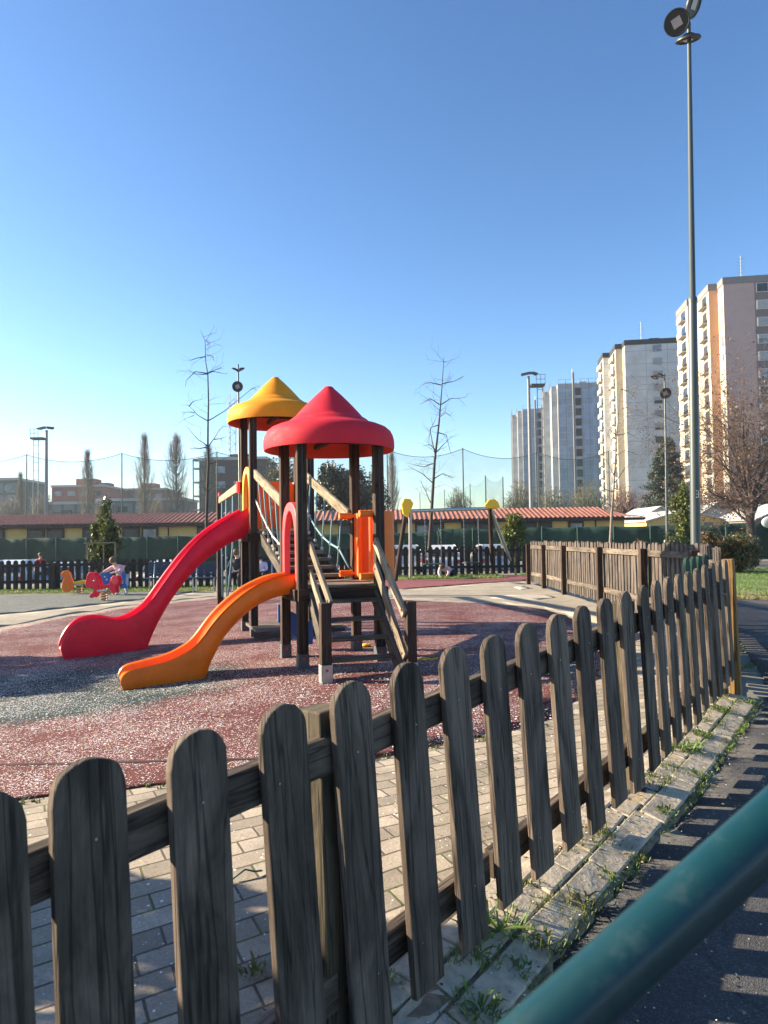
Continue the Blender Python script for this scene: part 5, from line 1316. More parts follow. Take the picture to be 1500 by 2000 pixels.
while z < zt-1.2:
    s_ = 1 if k % 2 else -1; mb.beam((c.x-.7*s_, 147.3, z), (c.x+.7*s_, 147.3, z+1.2), .07, .07); mb.beam((c.x-.7, 147.3, z), (c.x+.7, 147.3, z), .06, .06); z += 1.2; k += 1
mb.build('lattice_mast', M['pole'], db)
def cone_sign(): pass

# ------------------------------------------------------------------ trees
def limb(mb, p, d, L, r, depth, spread, up_, ratio, kids, leaves=None, droop=0, seg=4, minr=.004):
    p = Vector(p); d = Vector(d).normalized(); pts = [p]; rr = [r]; st = [d]
    for k in range(seg):
        d = (d+Vector((random.gauss(0, .10), random.gauss(0, .10), random.gauss(0, .08)+up_*.12-droop*.10))).normalized()
        p = p+d*(L/seg); pts.append(p); rr.append(max(minr, r*(1-.62*(k+1)/seg))); st.append(d)
    mb.tube(pts, rr, 6 if r > .05 else (4 if r > .02 else 3), cap=False)
    if leaves is not None and depth <= 1: leaves += pts[1:]
    if depth <= 0: return
    for k in range(kids):
        f = (k+1)/(kids+.2); i = min(seg-1, int(f*seg)); q = pts[i].lerp(pts[i+1], f*seg-i); dd = st[i+1]
        perp = dd.orthogonal().normalized(); perp.rotate(Matrix.Rotation(random.uniform(0, 6.283), 3, dd) if False else Matrix.Rotation(random.uniform(0, 6.283), 3, dd))
        nd = (dd*(1-spread)+perp*spread+Vector((0, 0, up_*.3-droop*.2))).normalized()
        limb(mb, q, nd, L*ratio*random.uniform(.75, 1.15), max(minr, rr[i]*.62), depth-1, spread, up_, ratio, kids, leaves, droop, max(2, seg-1), minr)
def leaf_cloud(pts, n, size, jitter, flat=False):
    """numpy leaf quads scattered round the given points"""
    P_ = np.array([tuple(p) for p in pts]); idx = rng.integers(0, len(P_), n); c = P_[idx]+rng.normal(0, jitter, (n, 3))
    a = rng.normal(size=(n, 3)); a /= np.linalg.norm(a, axis=1)[:, None]; b = np.cross(a, rng.normal(size=(n, 3))); b /= np.linalg.norm(b, axis=1)[:, None]
    s = size*rng.uniform(.6, 1.3, (n, 1)); v = np.stack([c-a*s, c-b*s*.45, c+a*s, c+b*s*.45], 1).reshape(-1, 3); return v
def leaf_obj(name, v, m, parent):
    n = len(v)//4; me = bpy.data.meshes.new(name); o0 = np.array(WL[parent.name]); vv = (v-o0).astype('f')
    me.vertices.add(len(vv)); me.vertices.foreach_set('co', vv.ravel()); me.loops.add(len(vv)); me.loops.foreach_set('vertex_index', np.arange(len(vv)))
    me.polygons.add(n); me.polygons.foreach_set('loop_start', np.arange(0, 4*n, 4)); me.polygons.foreach_set('loop_total', np.full(n, 4)); me.update(calc_edges=True)
    me.materials.append(m); o = bpy.data.objects.new(name, me); COL.objects.link(o); o.parent = parent; return o
def clump_points(c, r, n, seedpts=26, fill=.5):
    """uneven crown: points on blobs scattered in an ellipsoid"""
    out = []
    blobs = []
    for k in range(seedpts):
        d = rng.normal(size=3); d /= np.linalg.norm(d); q = fill+(1-fill)*rng.random(); blobs.append((np.array(c)+d*np.array(r)*q*.82, .30*rng.uniform(.6, 1.3)))
    for k in range(n):
        b, s = blobs[rng.integers(len(blobs))]; d = rng.normal(size=3); d /= np.linalg.norm(d); out.append(b+d*np.array(r)*s*rng.uniform(.55, 1.05))
    return out
def bushy(name, label, cat, x, y, c_z, r, n, size, m, trunk=.04, grp=None, m2=None, seedpts=26, bark='bark'):
    g = gz(x, y); t = thing(name, label, cat, (x, y, g), grp)
    mb = MB(); mb.tube([(x, y, g-.05), (x+.02, y, g+.3*(c_z-g)), (x, y, c_z+r[2]*.3)], [trunk, trunk*.8, trunk*.3], 7)
    for k in range(12):
        a = random.uniform(0, 6.28); z = g+(c_z-g)*random.uniform(.3, 1.0); mb.tube([(x, y, z), (x+r[0]*.55*math.cos(a), y+r[1]*.55*math.sin(a), z+r[2]*random.uniform(.1, .6))], [trunk*.5, trunk*.15], 4)
    mb.build('trunk', M[bark], t, smooth=True)
    pts = clump_points((x, y, c_z), r, n, seedpts); v = leaf_cloud(pts, n, size, size*.5)
    if m2 is not None:
        k = (len(v)//4*2//3)*4; leaf_obj('crown', v[:k], m, t); lab(leaf_obj('crown', v[k:], m2, t), 'differently tinted leaves of the crown')
    else: leaf_obj('crown', v, m, t)
    return t
random.seed(31)
# young bare trees drawn branch by branch at their own distance
def bare_young(label, Y, trunk, r0, branches, twigs, name='bare_tree', m='bark'):
    b = P(*trunk[-1], Y); g = gz(b.x, Y); t = thing(name, label, 'tree', (b.x, Y, g), 'young bare trees round the playground')
    pts = [P(*q, Y) for q in trunk][::-1]; pts = [Vector((pts[0].x+.02, Y, g-.05))]+pts; n = len(pts)
    mb = MB(); mb.tube(pts, [max(.008, r0*(1-.93*i/(n-1))) for i in range(n)], 9); mb.build('trunk', M[m], t, smooth=True)
    mb = MB()
    for br in branches:
        dy = random.uniform(-.7, .7); ps_ = [P(*q, Y+dy*i/len(br)) for i, q in enumerate(br)]
        q2 = [ps_[0]]
        for a, b2 in zip(ps_[:-1], ps_[1:]):
            q2 += [a.lerp(b2, .5)+Vector((random.gauss(0, .008), 0, random.gauss(0, .012))), b2]
        r = .022 if len(br) > 2 else .014; mb.tube(q2, [max(.005, r*(1-.8*i/(len(q2)-1))) for i in range(len(q2))], 5)
        for k in range(twigs):
            i = random.randrange(1, len(q2)); d = (q2[i]-q2[i-1]).normalized(); d = (d+Vector((random.gauss(0, .7), random.gauss(0, .7), random.gauss(0, .6)))).normalized()
            limb(mb, q2[i-1].lerp(q2[i], random.random()), d, random.uniform(.2, .55), .007, 1, .5, 0, .6, 2, seg=3, minr=.003)
    for k in range(twigs*7):
        i = random.randrange(2, n-1); d = Vector((random.choice((-1, 1)), random.gauss(0, .6), random.uniform(.1, .8))).normalized(); limb(mb, pts[i].lerp(pts[i+1], random.random()) if i+1 < n else pts[i], d, random.uniform(.25, .8), .008, 1, .5, .2, .6, 2, seg=3, minr=.003)
    mb.build('crown', M[m], t, smooth=True); return t
z5 = lambda l: [(340+u/5.13, 630+v/5.13) for u, v in l]
bare_young('tall slender bare tree left of the amber roof', 25, z5([(265, 80), (310, 180), (318, 400), (338, 520), (345, 800), (340, 1000), (338, 1240), (345, 1400), (333, 1650), (325, 2000), (322, 2200)]), .062,
    [z5(b) for b in ([(315, 340), (230, 355), (150, 390)], [(330, 325), (390, 340), (405, 390)], [(335, 510), (210, 490), (130, 570), (110, 640)], [(335, 515), (230, 515), (140, 480)], [(340, 510), (400, 490), (540, 515)], [(350, 500), (480, 445)],
     [(335, 985), (240, 930), (130, 815)], [(350, 980), (450, 920), (560, 840), (780, 660), (860, 635)], [(335, 1240), (250, 1180), (120, 1035)], [(350, 1235), (410, 1150), (490, 1030)], [(345, 1420), (430, 1390), (550, 1340)],
     [(330, 1690), (270, 1640)], [(340, 1690), (400, 1640), (450, 1630)], [(150, 840), (190, 790), (240, 775)], [(215, 900), (80, 900)], [(200, 930), (95, 970)], [(320, 180), (350, 200), (365, 250)], [(330, 1250), (220, 1260), (160, 1265)], [(400, 1170), (460, 1165), (530, 1140)], [(340, 1980), (270, 1900)])], 2)
bare_young('bare young tree standing behind the swing crossbar', 26.5, [(867, 697), (863, 760), (857, 830), (849, 900), (844, 980), (839, 1066)], .085,
    [[(863, 750), (885, 745), (905, 735)], [(862, 752), (840, 747), (825, 750)], [(858, 790), (840, 778), (820, 790)], [(859, 792), (880, 778), (910, 776)], [(857, 830), (842, 835), (836, 872)], [(856, 845), (872, 850), (880, 885)], [(853, 880), (838, 868), (825, 872)],
     [(850, 905), (828, 912), (798, 905)], [(850, 885), (866, 868), (884, 850)], [(848, 935), (865, 925), (888, 934)], [(847, 945), (825, 925), (797, 910)], [(843, 985), (832, 960), (822, 940)], [(858, 815), (870, 805), (880, 812)], [(851, 893), (840, 840), (852, 815)]], 4)
bare_young('bare young tree in front of the white tower', 30, [(1214, 742), (1208, 800), (1203, 880), (1199, 950), (1195, 1000), (1192, 1062)], .075,
    [[(1212, 760), (1228, 765), (1238, 775)], [(1209, 800), (1225, 795), (1245, 803)], [(1205, 850), (1190, 838), (1183, 860)], [(1205, 850), (1226, 845), (1248, 858)], [(1202, 890), (1220, 880), (1250, 890)], [(1200, 930), (1185, 900), (1176, 892)], [(1199, 945), (1220, 915), (1240, 900)], [(1198, 960), (1180, 955), (1168, 940)], [(1196, 990), (1180, 980), (1172, 960)]], 3, m='bark_pale')
# poplars: narrow, upright twigs
def poplar(px, ptop, wpx, Y, label):
    top = P(px, ptop, Y); x = top.x; g = -1.0; H_ = top.z-g; w = wpx/F*Y/2*1.25; t = thing('poplar_tree', label, 'tree', (x, Y, g), 'bare poplars behind the ball net')
    mb = MB(); mb.tube([(x, Y, g), (x, Y, g+H_*.5), (x, Y, g+H_)], [.35, .2, .04], 7); mb.build('trunk', M['bark_pale'], t)
    mb = MB()
    for k in range(330):
        f = random.uniform(.08, .97); a = random.uniform(0, 6.28); z = g+H_*f; L = min(H_*.17, H_*(1-f)*.8+.3); ww = w*max(.05, math.sin(math.pi*min(.97, f*1.0+.10))**.75)*random.uniform(.35, 1.05)
        p0 = Vector((x, Y, z)); p1 = p0+Vector((math.cos(a)*ww*.7, math.sin(a)*ww*.7, L*.35)); p2 = p0+Vector((math.cos(a)*ww, math.sin(a)*ww, L))
        mb.tube([p0, p1, p2], [.045, .03, .012], 3, cap=False)
        for q in range(4):
            s0 = p1.lerp(p2, random.random()); mb.tube([s0, s0+Vector((random.gauss(0, .35), random.gauss(0, .35), random.uniform(.5, 1.5)))], [.016, .007], 3, cap=False)
    mb.build('crown', M['bark_grey'], t)
poplar(171, 887, 30, 130, 'shortest bare poplar on the left, above the first red brick block')
poplar(282, 855, 38, 125, 'bare poplar right of the net pole, middle of the left three')
poplar(344, 855, 52, 125, 'broadest bare poplar of the left three')
poplar(407, 878, 34, 125, 'bare poplar behind the tall slender bare tree')
poplar(765, 890, 26, 140, 'bare poplar just right of the red roof')
poplar(40, 930, 18, 160, 'small bare poplar at far left beside the grey block')
# rounded bare trees behind the nets
def round_bare(px, ptop, wpx, Y, label, m, grp='rounded bare trees beyond the ball net'):
    top = P(px, ptop, Y); x = top.x; g = -1.0; H_ = top.z-g; t = thing('bare_tree', label, 'tree', (x, Y, g), grp); w = wpx/F*Y/2
    mb = MB(); mb.tube([(x, Y, g), (x, Y, g+H_*.4)], [.3, .2], 7); mb.build('trunk', M[m], t); mb = MB()
    c = Vector((x, Y, g+H_*.58)); rad = Vector((w, w, H_*.42))
    for k in range(420):
        d = Vector((random.gauss(0, 1), random.gauss(0, 1), random.gauss(0, 1))).normalized(); e = c+Vector((d.x*rad.x, d.y*rad.y, d.z*rad.z))*random.uniform(.55, 1.0)
        s0 = Vector((x, Y, g+H_*.3)).lerp(e, random.uniform(.3, .7)); mid = s0.lerp(e, .5)+Vector((random.gauss(0, .3), random.gauss(0, .3), random.gauss(0, .3)))
        mb.tube([s0, mid, e], [.07, .05, .02], 3, cap=False)
        for q in range(3): mb.tube([e, e+Vector((random.gauss(0, .5), random.gauss(0, .5), random.uniform(0, .8)))], [.03, .012], 3, cap=False)
    mb.build('crown', M[m], t)
for i, (px, py, w, Y, l, m) in enumerate(((1015, 936, 80, 118, 'olive bare tree at the foot of the scaffolded towers, left one', 'bark_olive'), (1075, 948, 80, 122, 'olive bare tree below the middle of the scaffolded towers', 'bark_olive'), (1145, 935, 84, 118, 'olive brown bare tree left of the white tower', 'bark_olive'),
        (1215, 948, 70, 112, 'brown bare tree below the white tower', 'bark_pink'), (1278, 955, 76, 108, 'brown bare tree behind the cedar foot', 'bark_pink'), (1345, 955, 70, 104, 'brown bare tree behind the tall lamp post', 'bark_pink'), (895, 952, 60, 140, 'grey green bare tree behind the farther net', 'bark_olive'),
        (80, 955, 50, 150, 'bare tree below the left floodlight mast', 'bark_pale'), (205, 972, 50, 140, 'low bare tree between the brick blocks', 'bark_pale'), (20, 965, 60, 140, 'bare tree in front of the grey block at far left', 'bark_pale'), (310, 970, 60, 140, 'low bare tree behind the crimson slide top', 'bark_pale'), (1420, 930, 90, 100, 'brown bare tree behind the big bare tree', 'bark_pink'), (1500, 930, 100, 100, 'brown bare tree at the right edge below the pink tower', 'bark_pink'))):
    round_bare(px, py, w, Y, l, m)
# dark evergreens behind the red tower
def evergreen(px0, px1, ptop, Y, label, m, n, size, name='evergreen_tree'):
    a, b = P(px0, ptop, Y), P(px1, ptop, Y); x = (a.x+b.x)/2; w = (b.x-a.x)/2; H_ = a.z+1
    return bushy(name, label, 'tree', x, Y, -1+H_*.55, (w, w, H_*.46), n, size, m, .3, None, None, 40)
evergreen(608, 732, 892, 75, 'dense dark evergreen tree behind the red roofed tower', M['leaf_dark'], 26000, .17)
evergreen(512, 610, 888, 78, 'grey green olive tree between the two towers', M['leaf_olive'], 9000, .16, 'olive_tree')
evergreen(700, 760, 905, 84, 'small dark evergreen tree right of the red tower posts', M['leaf_dark'], 7000, .17)
# cedar with tiers
def cedar():
    Y = 100; x = P(1302, 900, Y).x; top = P(1303, 857, Y).z; g = -1; H_ = top-g; t = thing('cedar_tree', 'dark green cedar in front of the white tower, left of the tall lamp post', 'tree', (x, Y, g))
    mb = MB(); mb.tube([(x, Y, g), (x, Y, top-.3)], [.35, .05], 8); pts = []
    for k in range(230):
        f = random.random()**.8; z = g+H_*(.12+.86*f); L = (4.3*(1-f)**.7+.4)*random.uniform(.6, 1.1); a = random.uniform(0, 6.28); e = Vector((x+L*math.cos(a), Y+L*math.sin(a), z-.12*L+random.gauss(0, .15)))
        mb.tube([(x, Y, z), e], [.06, .015], 4)
        for q in range(9): pts.append(Vector((x, Y, z)).lerp(e, .3+.7*q/8)+Vector((0, 0, .05)))
    mb.build('trunk', M['bark'], t); n = 42000; v = leaf_cloud(pts, n, .17, .22); v[:, 2] = v[:, 2]; leaf_obj('crown', v, M['leaf_cedar'], t)
cedar()
# big bare tree with hanging brown leaves, right edge
def bigtree():
    Y = 40; x = P(1466, 1000, Y).x; g = gz(x, Y); t = thing('bare_tree', 'large spreading bare tree with a few brown leaves at the right edge', 'tree', (x, Y, g)); lv = []
    mb = MB(); mb.tube([(x, Y, g-.1), (x+.05, Y, 1.0), (x-.05, Y, 2.1), (x+.1, Y, 3.2)], [.36, .27, .24, .2], 12); mb.build('trunk', M['bark'], t, smooth=True)
    mb = MB(); random.seed(77)
    for k in range(18):
        a = k*2.399+.4; z = random.uniform(1.6, 3.6); el = random.uniform(.25, 3.0); d = Vector((math.cos(a), math.sin(a)*.9, el)).normalized()
        limb(mb, (x, Y, z), d, random.uniform(2.2, 3.0)*(.8+.42*el), .085, 4, .5, .2, .68, 4, lv, .3, 5, .006)
    mb.build('crown', M['bark_brown'], t, smooth=True)
    lv = [p for p in lv if p.z > 1.2]; random.shuffle(lv); v = leaf_cloud(lv[:max(200, len(lv)//5)], 5200, .075, .12); leaf_obj('dry_leaves', v, M['leaf_red'], t)
bigtree()
# shrubs near the fence
random.seed(41)
p = P(205, 1050, 24.0); ms = bushy('magnolia_shrub', 'columnar evergreen shrub tied to a stake behind the spring riders', 'shrub', p.x, 24.0, 1.25, (.52, .5, 1.35), 3600, .075, M['leaf'], .04, 'columnar shrubs behind the rear fence', M['leaf_yel'], 30)
mb = MB(); pz = P(206, 1060, 23.6).z; mb.box((p.x, 23.55, pz), (1.05, .05, .05)); 
for dx in (-.42, .12, .5): mb.tube([(p.x+dx, 23.6, gz(p.x, 23.6)), (p.x+dx, 23.6, pz+.02)], .03, 6)
mb.build('stake', M['beam'], ms)
p = P(208, 975, 24.2); mb = MB(); mb.tube([(p.x, 24.1, 1.9), (p.x+.1, 24.1, 2.65)], [.02, .006], 5); mb.build('leader_stem', M['bark'], ms); leaf_obj('crown', leaf_cloud([(p.x+.05*k/8, 24.1, 2.1+.6*k/8) for k in range(9)], 260, .07, .08), M['leaf'], ms)
p = P(1004, 1050, 26.5); bushy('magnolia_shrub', 'open leafy evergreen shrub behind the right swing leg', 'shrub', p.x, 26.5, 1.25, (.50, .5, 1.15), 2400, .075, M['leaf_yel'], .04, 'columnar shrubs behind the rear fence', M['leaf'], 22)
p = P(1330, 1020, 26); bushy('columnar_shrub', 'yellow green tall shrub left of the tall lamp post', 'shrub', p.x, 26, 1.7, (.42, .4, 1.75), 4200, .06, M['leaf_yel'], .04, None, M['leaf'], 34)
bushy('rounded_bush', 'dark bush at the foot of the yellow green shrub', 'bush', P(1320, 1040, 25).x, 25, .75, (.50, .5, .7), 3200, .05, M['leaf'], .04, None, None, 24)
bushy('rounded_bush', 'large rounded dark green bush with copper tips on the lawn', 'bush', P(1430, 1070, 24).x, 24, .72, (1.12, .9, .74), 16000, .042, M['leaf'], .06, None, M['leaf_red'], 46)
bushy('copper_bush', 'low copper leaved bush between the fence and the big dark bush', 'bush', P(1378, 1070, 23.5).x, 23.5, .85, (.42, .4, .55), 3600, .045, M['leaf_red'], .04, None, M['leaf'], 20)
bushy('copper_bush', 'small reddish bush showing above the sunlit fence', 'bush', P(1258, 1055, 27).x, 27, .62, (.55, .5, .60), 2600, .05, M['leaf_red'], .04, None, M['leaf_olive'], 20)
# unseen hedges added left of the view to shade the paving and rubber
def hedge(name, label, x0, x1, y0, y1, h, n):
    t = thing(name, label, 'hedge', ((x0+x1)/2, (y0+y1)/2, gz((x0+x1)/2, (y0+y1)/2)), 'unseen laurel hedges added for shade at the left'); mb = MB(); g = gz(x0, y0)
    for k in range(24): x, y = random.uniform(x0+.1, x1-.1), random.uniform(y0+.1, y1-.1); mb.tube([(x, y, g-.1), (x+random.gauss(0, .1), y, g+h*.9)], [.03, .008], 5)
    mb.build('stem', M['bark'], t); u = rng.random((n, 3))
    edge = rng.random(n) < .7; a = rng.integers(0, 3, n)
    for i in range(3): u[edge & (a == i), i] = np.round(u[edge & (a == i), i])
    r_ = .0; pts = np.array([x0, y0, g+.05])+u*np.array([x1-x0, y1-y0, h-.05])
    c = np.array([(x0+x1)/2, (y0+y1)/2, 0]); top = pts[:, 2] > g+h*.8; pts[:, :2] = np.where(top[:, None], c[:2]+(pts[:, :2]-c[:2])*.95, pts[:, :2])
    v = leaf_cloud(pts, n, .06, .03); leaf_obj('foliage', v, M['leaf'], t)
hedge('shade_hedge', 'unseen laurel hedge added to shade the near paving from the left', -4.6, -3.3, -1.6, 3.25, 1.62, 26000)
hedge('shade_hedge', 'unseen laurel hedge added to shade the rubber by the crimson slide', -8.2, -7.0, 7.6, 9.9, 1.75, 14000)

# ------------------------------------------------------------------ grass, weeds, litter
def tufts(name, pts, hgt, m, per=7, wd=.006, kind='stuff', parent=None):
    V_, n = [], 0
    for (x, y) in pts:
        g = gz(x, y)
        for k in range(per):
            a = random.uniform(0, 6.28); l = hgt*random.uniform(.5, 1.2); b = (x+random.gauss(0, hgt*.35), y+random.gauss(0, hgt*.35)); e = (math.cos(a)*l*.45, math.sin(a)*l*.45)
            w = (-math.sin(a)*wd, math.cos(a)*wd)
            V_ += [(b[0]-w[0], b[1]-w[1], g), (b[0]+w[0], b[1]+w[1], g), (b[0]+e[0]*.6+w[0]*.6, b[1]+e[1]*.6+w[1]*.6, g+l*.75), (b[0]+e[0], b[1]+e[1], g+l)]
    me = bpy.data.meshes.new(name); me.from_pydata(V_, [], [(4*i, 4*i+1, 4*i+2, 4*i+3) for i in range(len(V_)//4)]); me.materials.append(m)
    o = bpy.data.objects.new(name, me); COL.objects.link(o)
    if kind: o['kind'] = kind
    return o
random.seed(51)
def inpoly(x, y, p):
    c = False; j = len(p)-1
    for i in range(len(p)):
        if (p[i][1] > y) != (p[j][1] > y) and x < (p[j][0]-p[i][0])*(y-p[i][1])/(p[j][1]-p[i][1])+p[i][0]: c = not c
        j = i
    return c
lp = []
while len(lp) < 9000:
    x, y = random.uniform(4.5, 20), random.uniform(11, 27)
    if inpoly(x, y, lawn): lp.append((x, y))
tag(tufts('lawn_grass', lp, .055, M['blade'], 6, .006), 'short green grass on the lawn at the right', 'grass')
lp = [(7.2+random.uniform(0, 1)**1*6+random.gauss(0, .12), 0) for _ in range(900)]; lp = [(x, 14.1-(x-7.2)*.6875+random.uniform(-.05, .55)) for x, _ in lp]+[(random.uniform(4.7, 7.3), 14.25+random.uniform(-.05, .4)) for _ in range(400)]
tag(tufts('dry_grass', lp, .06, M['drygrass'], 7, .006), 'straw coloured dry grass along the lawn edge', 'grass')
tag(tufts('strip_grass', [(random.uniform(-14, 3.8), 0) for _ in range(10)] and [(x, 21.35+.055*(x+12)+random.uniform(.05, 2.0)) for x in [random.uniform(-16, 3.8) for _ in range(5000)]], .08, M['blade'], 6, .009), 'green grass strip at the foot of the dark rear fence', 'grass')
# moss and grass in joints near the fence
jp = []
cl = [random.uniform(-6, 21) for _ in range(26)]
for _ in range(900):
    i = random.choice(cl)+random.gauss(0, .35) if random.random() < .75 else random.uniform(-6, 21); p = fpos(i); k = random.choice((-.035, .072, .20, .072, .21)); jp.append(off(p, k+random.gauss(0, .014)))
tag(tufts('joint_grass', jp, .020, M['weed'], 5, .0025), 'tiny moss and grass blades in the kerb joints', 'grass')
for _ in range(420):                                          # sunlit mossy patches on the blocks beyond the first post
    i = random.choice((12.4, 13.4, 15.0, 16.4, 17.6, 19.2, 20.6, 9.2, 7.0))+random.gauss(0, .22); jp.append(off(fpos(i), random.choice((.0, .07, .08, .19))+random.gauss(0, .022)))
tag(tufts('moss_tufts', jp[900:], .026, M['leaf_yel'], 6, .003), 'yellow green moss and grass tufts on the kerb blocks', 'grass')
bp_ = []
for a, b in zip(red_poly[1:8], red_poly[2:9]):
    for k in range(int(math.dist(a, b)*60)):
        f = random.random(); 
        if math.sin(f*9+a[0]*5) > -.1: bp_.append((a[0]+(b[0]-a[0])*f+random.gauss(0, .03), a[1]+(b[1]-a[1])*f-.05+random.gauss(0, .03)))
tag(tufts('edge_moss', bp_, .022, M['leaf_yel'], 5, .004), 'yellowish moss and grass along the rubber edge', 'grass')
DV, DF = [], []
for _ in range(1500):                                         # dead leaf crumbs and grit
    r_ = random.random()
    if r_ < .6: x, y = off(fpos(random.uniform(-7, 21)), random.gauss(.16, .12))
    elif r_ < .85: x, y = off(fpos(random.uniform(-7, 14)), -abs(random.gauss(0, .9)))
    else: x, y = off(fpos(random.uniform(0, 21)), .3+abs(random.gauss(0, .5)))
    g = gz(x, y)+.014; a = random.uniform(0, 6.28); l = random.uniform(.003, .011); w = l*random.uniform(.3, .7); k = len(DV); ca, sa = math.cos(a), math.sin(a); t1 = random.uniform(-.004, .006)
    DV += [(x-ca*l, y-sa*l, g), (x+sa*w, y-ca*w, g+abs(t1)), (x+ca*l, y+sa*l, g), (x-sa*w, y+ca*w, g+t1*.3)]; DF.append((k, k+1, k+2, k+3))
me = bpy.data.meshes.new('leaf_litter'); me.from_pydata(DV, [], DF); me.materials.append(M['drygrass']); me.materials.append(M['bark']); me.polygons.foreach_set('material_index', [random.randrange(2) for _ in DF])
o = bpy.data.objects.new('leaf_litter', me); COL.objects.link(o); tag(o, 'dry leaf crumbs and grit on the kerb and paving', 'litter', None, 'stuff')
def rosette(x, y, r, n, m, lift=.5):
    g = gz(x, y)+.01; mb = MB()
    for k in range(n):
        a = 2.399*k+random.uniform(-.3, .3); l = r*random.uniform(.6, 1.15); w = l*random.uniform(.14, .22); d = Vector((math.cos(a), math.sin(a), 0)); s_ = Vector((-d.y, d.x, 0)); lf = lift*random.uniform(.4, 1.2)
        o = Vector((x, y, g)); q = []
        pr = [(0, .15), (.25, .6), (.5, 1), (.75, .85), (.92, .4), (1, 0.02)]
        for f, ww in pr:
            z = l*lf*math.sin(f*2.0)*.75; c = o+d*(l*f)+Z*z; q += [c-s_*w*ww*.5+Z*w*.12, c-Z*w*.05, c+s_*w*ww*.5+Z*w*.12]
        mb.add(q, [(3*i+j, 3*i+j+1, 3*i+3+j+1, 3*i+3+j) for i in range(5) for j in range(2)])
    return mb
W = [(975, 1825, .13, 22, 'large leafy weed growing in the kerb joint below the fence'), (930, 1880, .09, 14, 'low weed left of the largest one at the kerb'), (1068, 1855, .07, 16, 'upright yellowish weed at the asphalt edge'), (1140, 1775, .075, 20, 'dense weed clump where kerb meets asphalt, left of the green rail'),
     (1190, 1720, .045, 12, 'small weed on the kerb above the green rail'), (1300, 1592, .055, 16, 'weed beside the post shadow on the kerb'), (1335, 1465, .11, 24, 'bright weed patch on the sunlit paving behind the fence foot'), (1362, 1520, .06, 14, 'small bright weed on the sunlit kerb'), (1408, 1392, .08, 18, 'weed clump on the kerb near the end post'),
     (1375, 1440, .06, 14, 'weed on the block paving right of the bright patch'), (1462, 1375, .09, 18, 'weed at the asphalt edge near the right side'), (1460, 1308, .10, 20, 'weed by the kerb end near the corner'), (1440, 1275, .12, 26, 'dark weed strip at the foot of the corner fence'), (500, 1905, .06, 14, 'weed between the pavers seen through the fence boards'),
     (1020, 1905, .05, 12, 'small weed on the near kerb below the large one'), (940, 1985, .08, 20, 'grass tuft at the bottom edge of the photo'), (760, 1920, .04, 10, 'tiny weed by the bottom of the fence board'), (1240, 1715, .035, 10, 'tiny weed right on the asphalt edge')]
for px, py, r, n, wlab in W:
    g = G(px, py); mb = rosette(g.x, g.y, r*.85, max(5, n//2), M['weed'], random.uniform(.25, 1.1))
    for k in range(int(n*2.2)):                                # ragged thin blades and side shoots
        a = random.uniform(0, 6.28); q = random.random()**.6*r*.9; x, y = g.x+q*math.cos(a), g.y+q*math.sin(a)*.8; l = r*random.uniform(.3, .9); e = a+random.gauss(0, .8); z0 = gz(x, y)+.008; wv = random.uniform(.0015, .004)
        d = Vector((math.cos(e), math.sin(e), 0)); s2 = Vector((-d.y, d.x, 0))*wv; b0_ = Vector((x, y, z0)); m1 = b0_+d*l*.4+Z*l*random.uniform(.3, .8); tp = b0_+d*l*random.uniform(.6, 1.0)+Z*l*random.uniform(.1, .8)
        mb.add([b0_-s2, b0_+s2, m1+s2*1.2, m1-s2*1.2, tp], [(0, 1, 2, 3), (3, 2, 4)])
    o = mb.build('weed', random.choice([M['weed'], M['leaf_yel'], M['weed']]), None, loc=(g.x, g.y, g.z)); tag(o, wlab, 'weed', 'weeds along the kerb')
# confetti: tiny paper discs lying about
V_, F_ = [], []; cm = []
def disc(x, y, r, lift=.012):
    g = gz(x, y)+lift; a = random.uniform(0, 1.5); tz = random.uniform(-.4, .4)*r; k = len(V_)
    for i in range(6): t_ = a+i*math.pi/3; V_.append((x+r*math.cos(t_), y+r*math.sin(t_), g+tz*math.cos(t_)))
    F_.append(tuple(range(k, k+6)))
random.seed(61)
for _ in range(2600):
    i = random.uniform(-8, 16); d = -abs(random.gauss(0, 1.2)) if random.random() < .8 else random.uniform(0, .6); x, y = off(fpos(i), d)
    disc(x, y, random.uniform(.0022, .0042), .020 if 0 < d < .4 else .014)
for _ in range(5000):
    x, y = random.uniform(-4.2, 1.2), random.gauss(6.2, 1.1)
    if y > 3.9: disc(x, y, random.uniform(.004, .009), .020)
for _ in range(260):
    i = random.uniform(-2, 16); x, y = off(fpos(i), .4+random.random()**2*1.4); disc(x, y, random.uniform(.002, .004), .006)
me = bpy.data.meshes.new('confetti'); me.from_pydata(V_, [], F_)
for c in ((.78, .77, .75), (.2, .45, .7), (.75, .55, .12), (.7, .2, .35), (.15, .5, .3)): 
    me.materials.append(simple('confetti_paper', c, .8, var=.03))
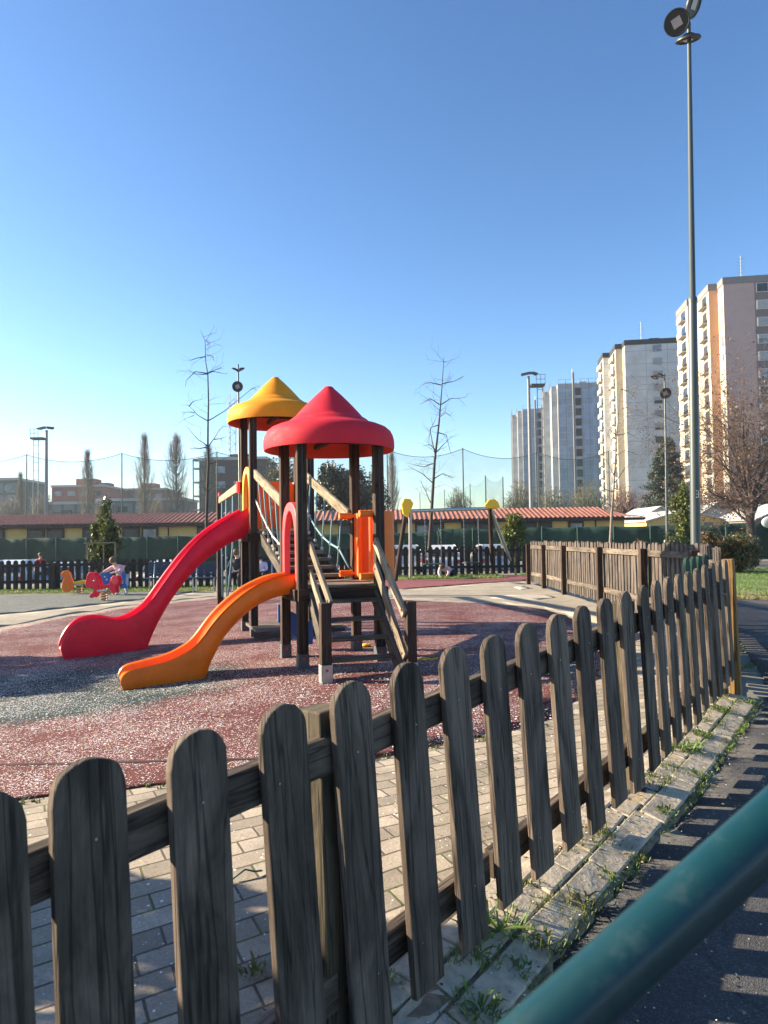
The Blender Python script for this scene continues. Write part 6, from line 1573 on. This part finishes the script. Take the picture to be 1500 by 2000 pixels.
me.polygons.foreach_set('material_index', [0 if random.random() < .84 else random.randrange(1, 5) for _ in F_])
tag(bpy.data.objects.new('confetti', me), 'paper confetti scattered over rubber and paving', 'confetti', None, 'stuff'); COL.objects.link(bpy.data.objects['confetti'])
# a green streamer on the near paving, yellow litter by the stair
a, b = G(455, 1722), G(512, 1706); mb = MB(); mb.tube([a+Z*.012, a.lerp(b, .4)+Z*.03+Vector((0, .012, 0)), a.lerp(b, .75)+Z*.016, b+Z*.012], .004, 5); tag(mb.build('streamer', M['screen_post'], None, smooth=True, loc=tuple(a)), 'thin green paper streamer on the shaded paving behind the fence', 'streamer')
g = G(714, 1265); mb = MB(); mb.ell((g.x, g.y, g.z+.03), (.05, .04, .022), 8); mb.ell((g.x+.04, g.y, g.z+.03), (.03, .02, .02), 8); tag(mb.build('litter', M['yellow'], None, loc=tuple(g)), 'crumpled yellow wrapper lying under the stair', 'litter')
g = G(835, 1292); mb = MB(); mb.tube([(g.x-.09, g.y, g.z+.02), (g.x-.03, g.y+.02, g.z+.035), (g.x+.04, g.y, g.z+.02), (g.x+.11, g.y+.03, g.z+.03)], .012, 6); tag(mb.build('streamer', M['yellow'], None, loc=tuple(g)), 'yellow streamer lying right of the stair', 'streamer')

# ------------------------------------------------------------------ air
mb = MB(); mb.box((0, 200, 28), (1000, 900, 62)); hz = mb.build('haze', M['white']); hz['kind'] = 'stuff'
hm = bpy.data.materials.new('haze_air'); hm.use_nodes = True; ht = hm.node_tree; ht.nodes.clear()
ho = ht.nodes.new('ShaderNodeOutputMaterial'); pv = ht.nodes.new('ShaderNodeVolumePrincipled'); pv.inputs['Density'].default_value = .0003; pv.inputs['Color'].default_value = (.80, .88, 1, 1); pv.inputs['Anisotropy'].default_value = .3
ht.links.new(pv.outputs[0], ho.inputs['Volume']); hz.data.materials.clear(); hz.data.materials.append(hm)
S.cycles.volume_bounces = 0
for o in list(bpy.data.objects):
    if o.type == 'EMPTY' and not o.children and o.name.startswith('swing_seat'): bpy.data.objects.remove(o)
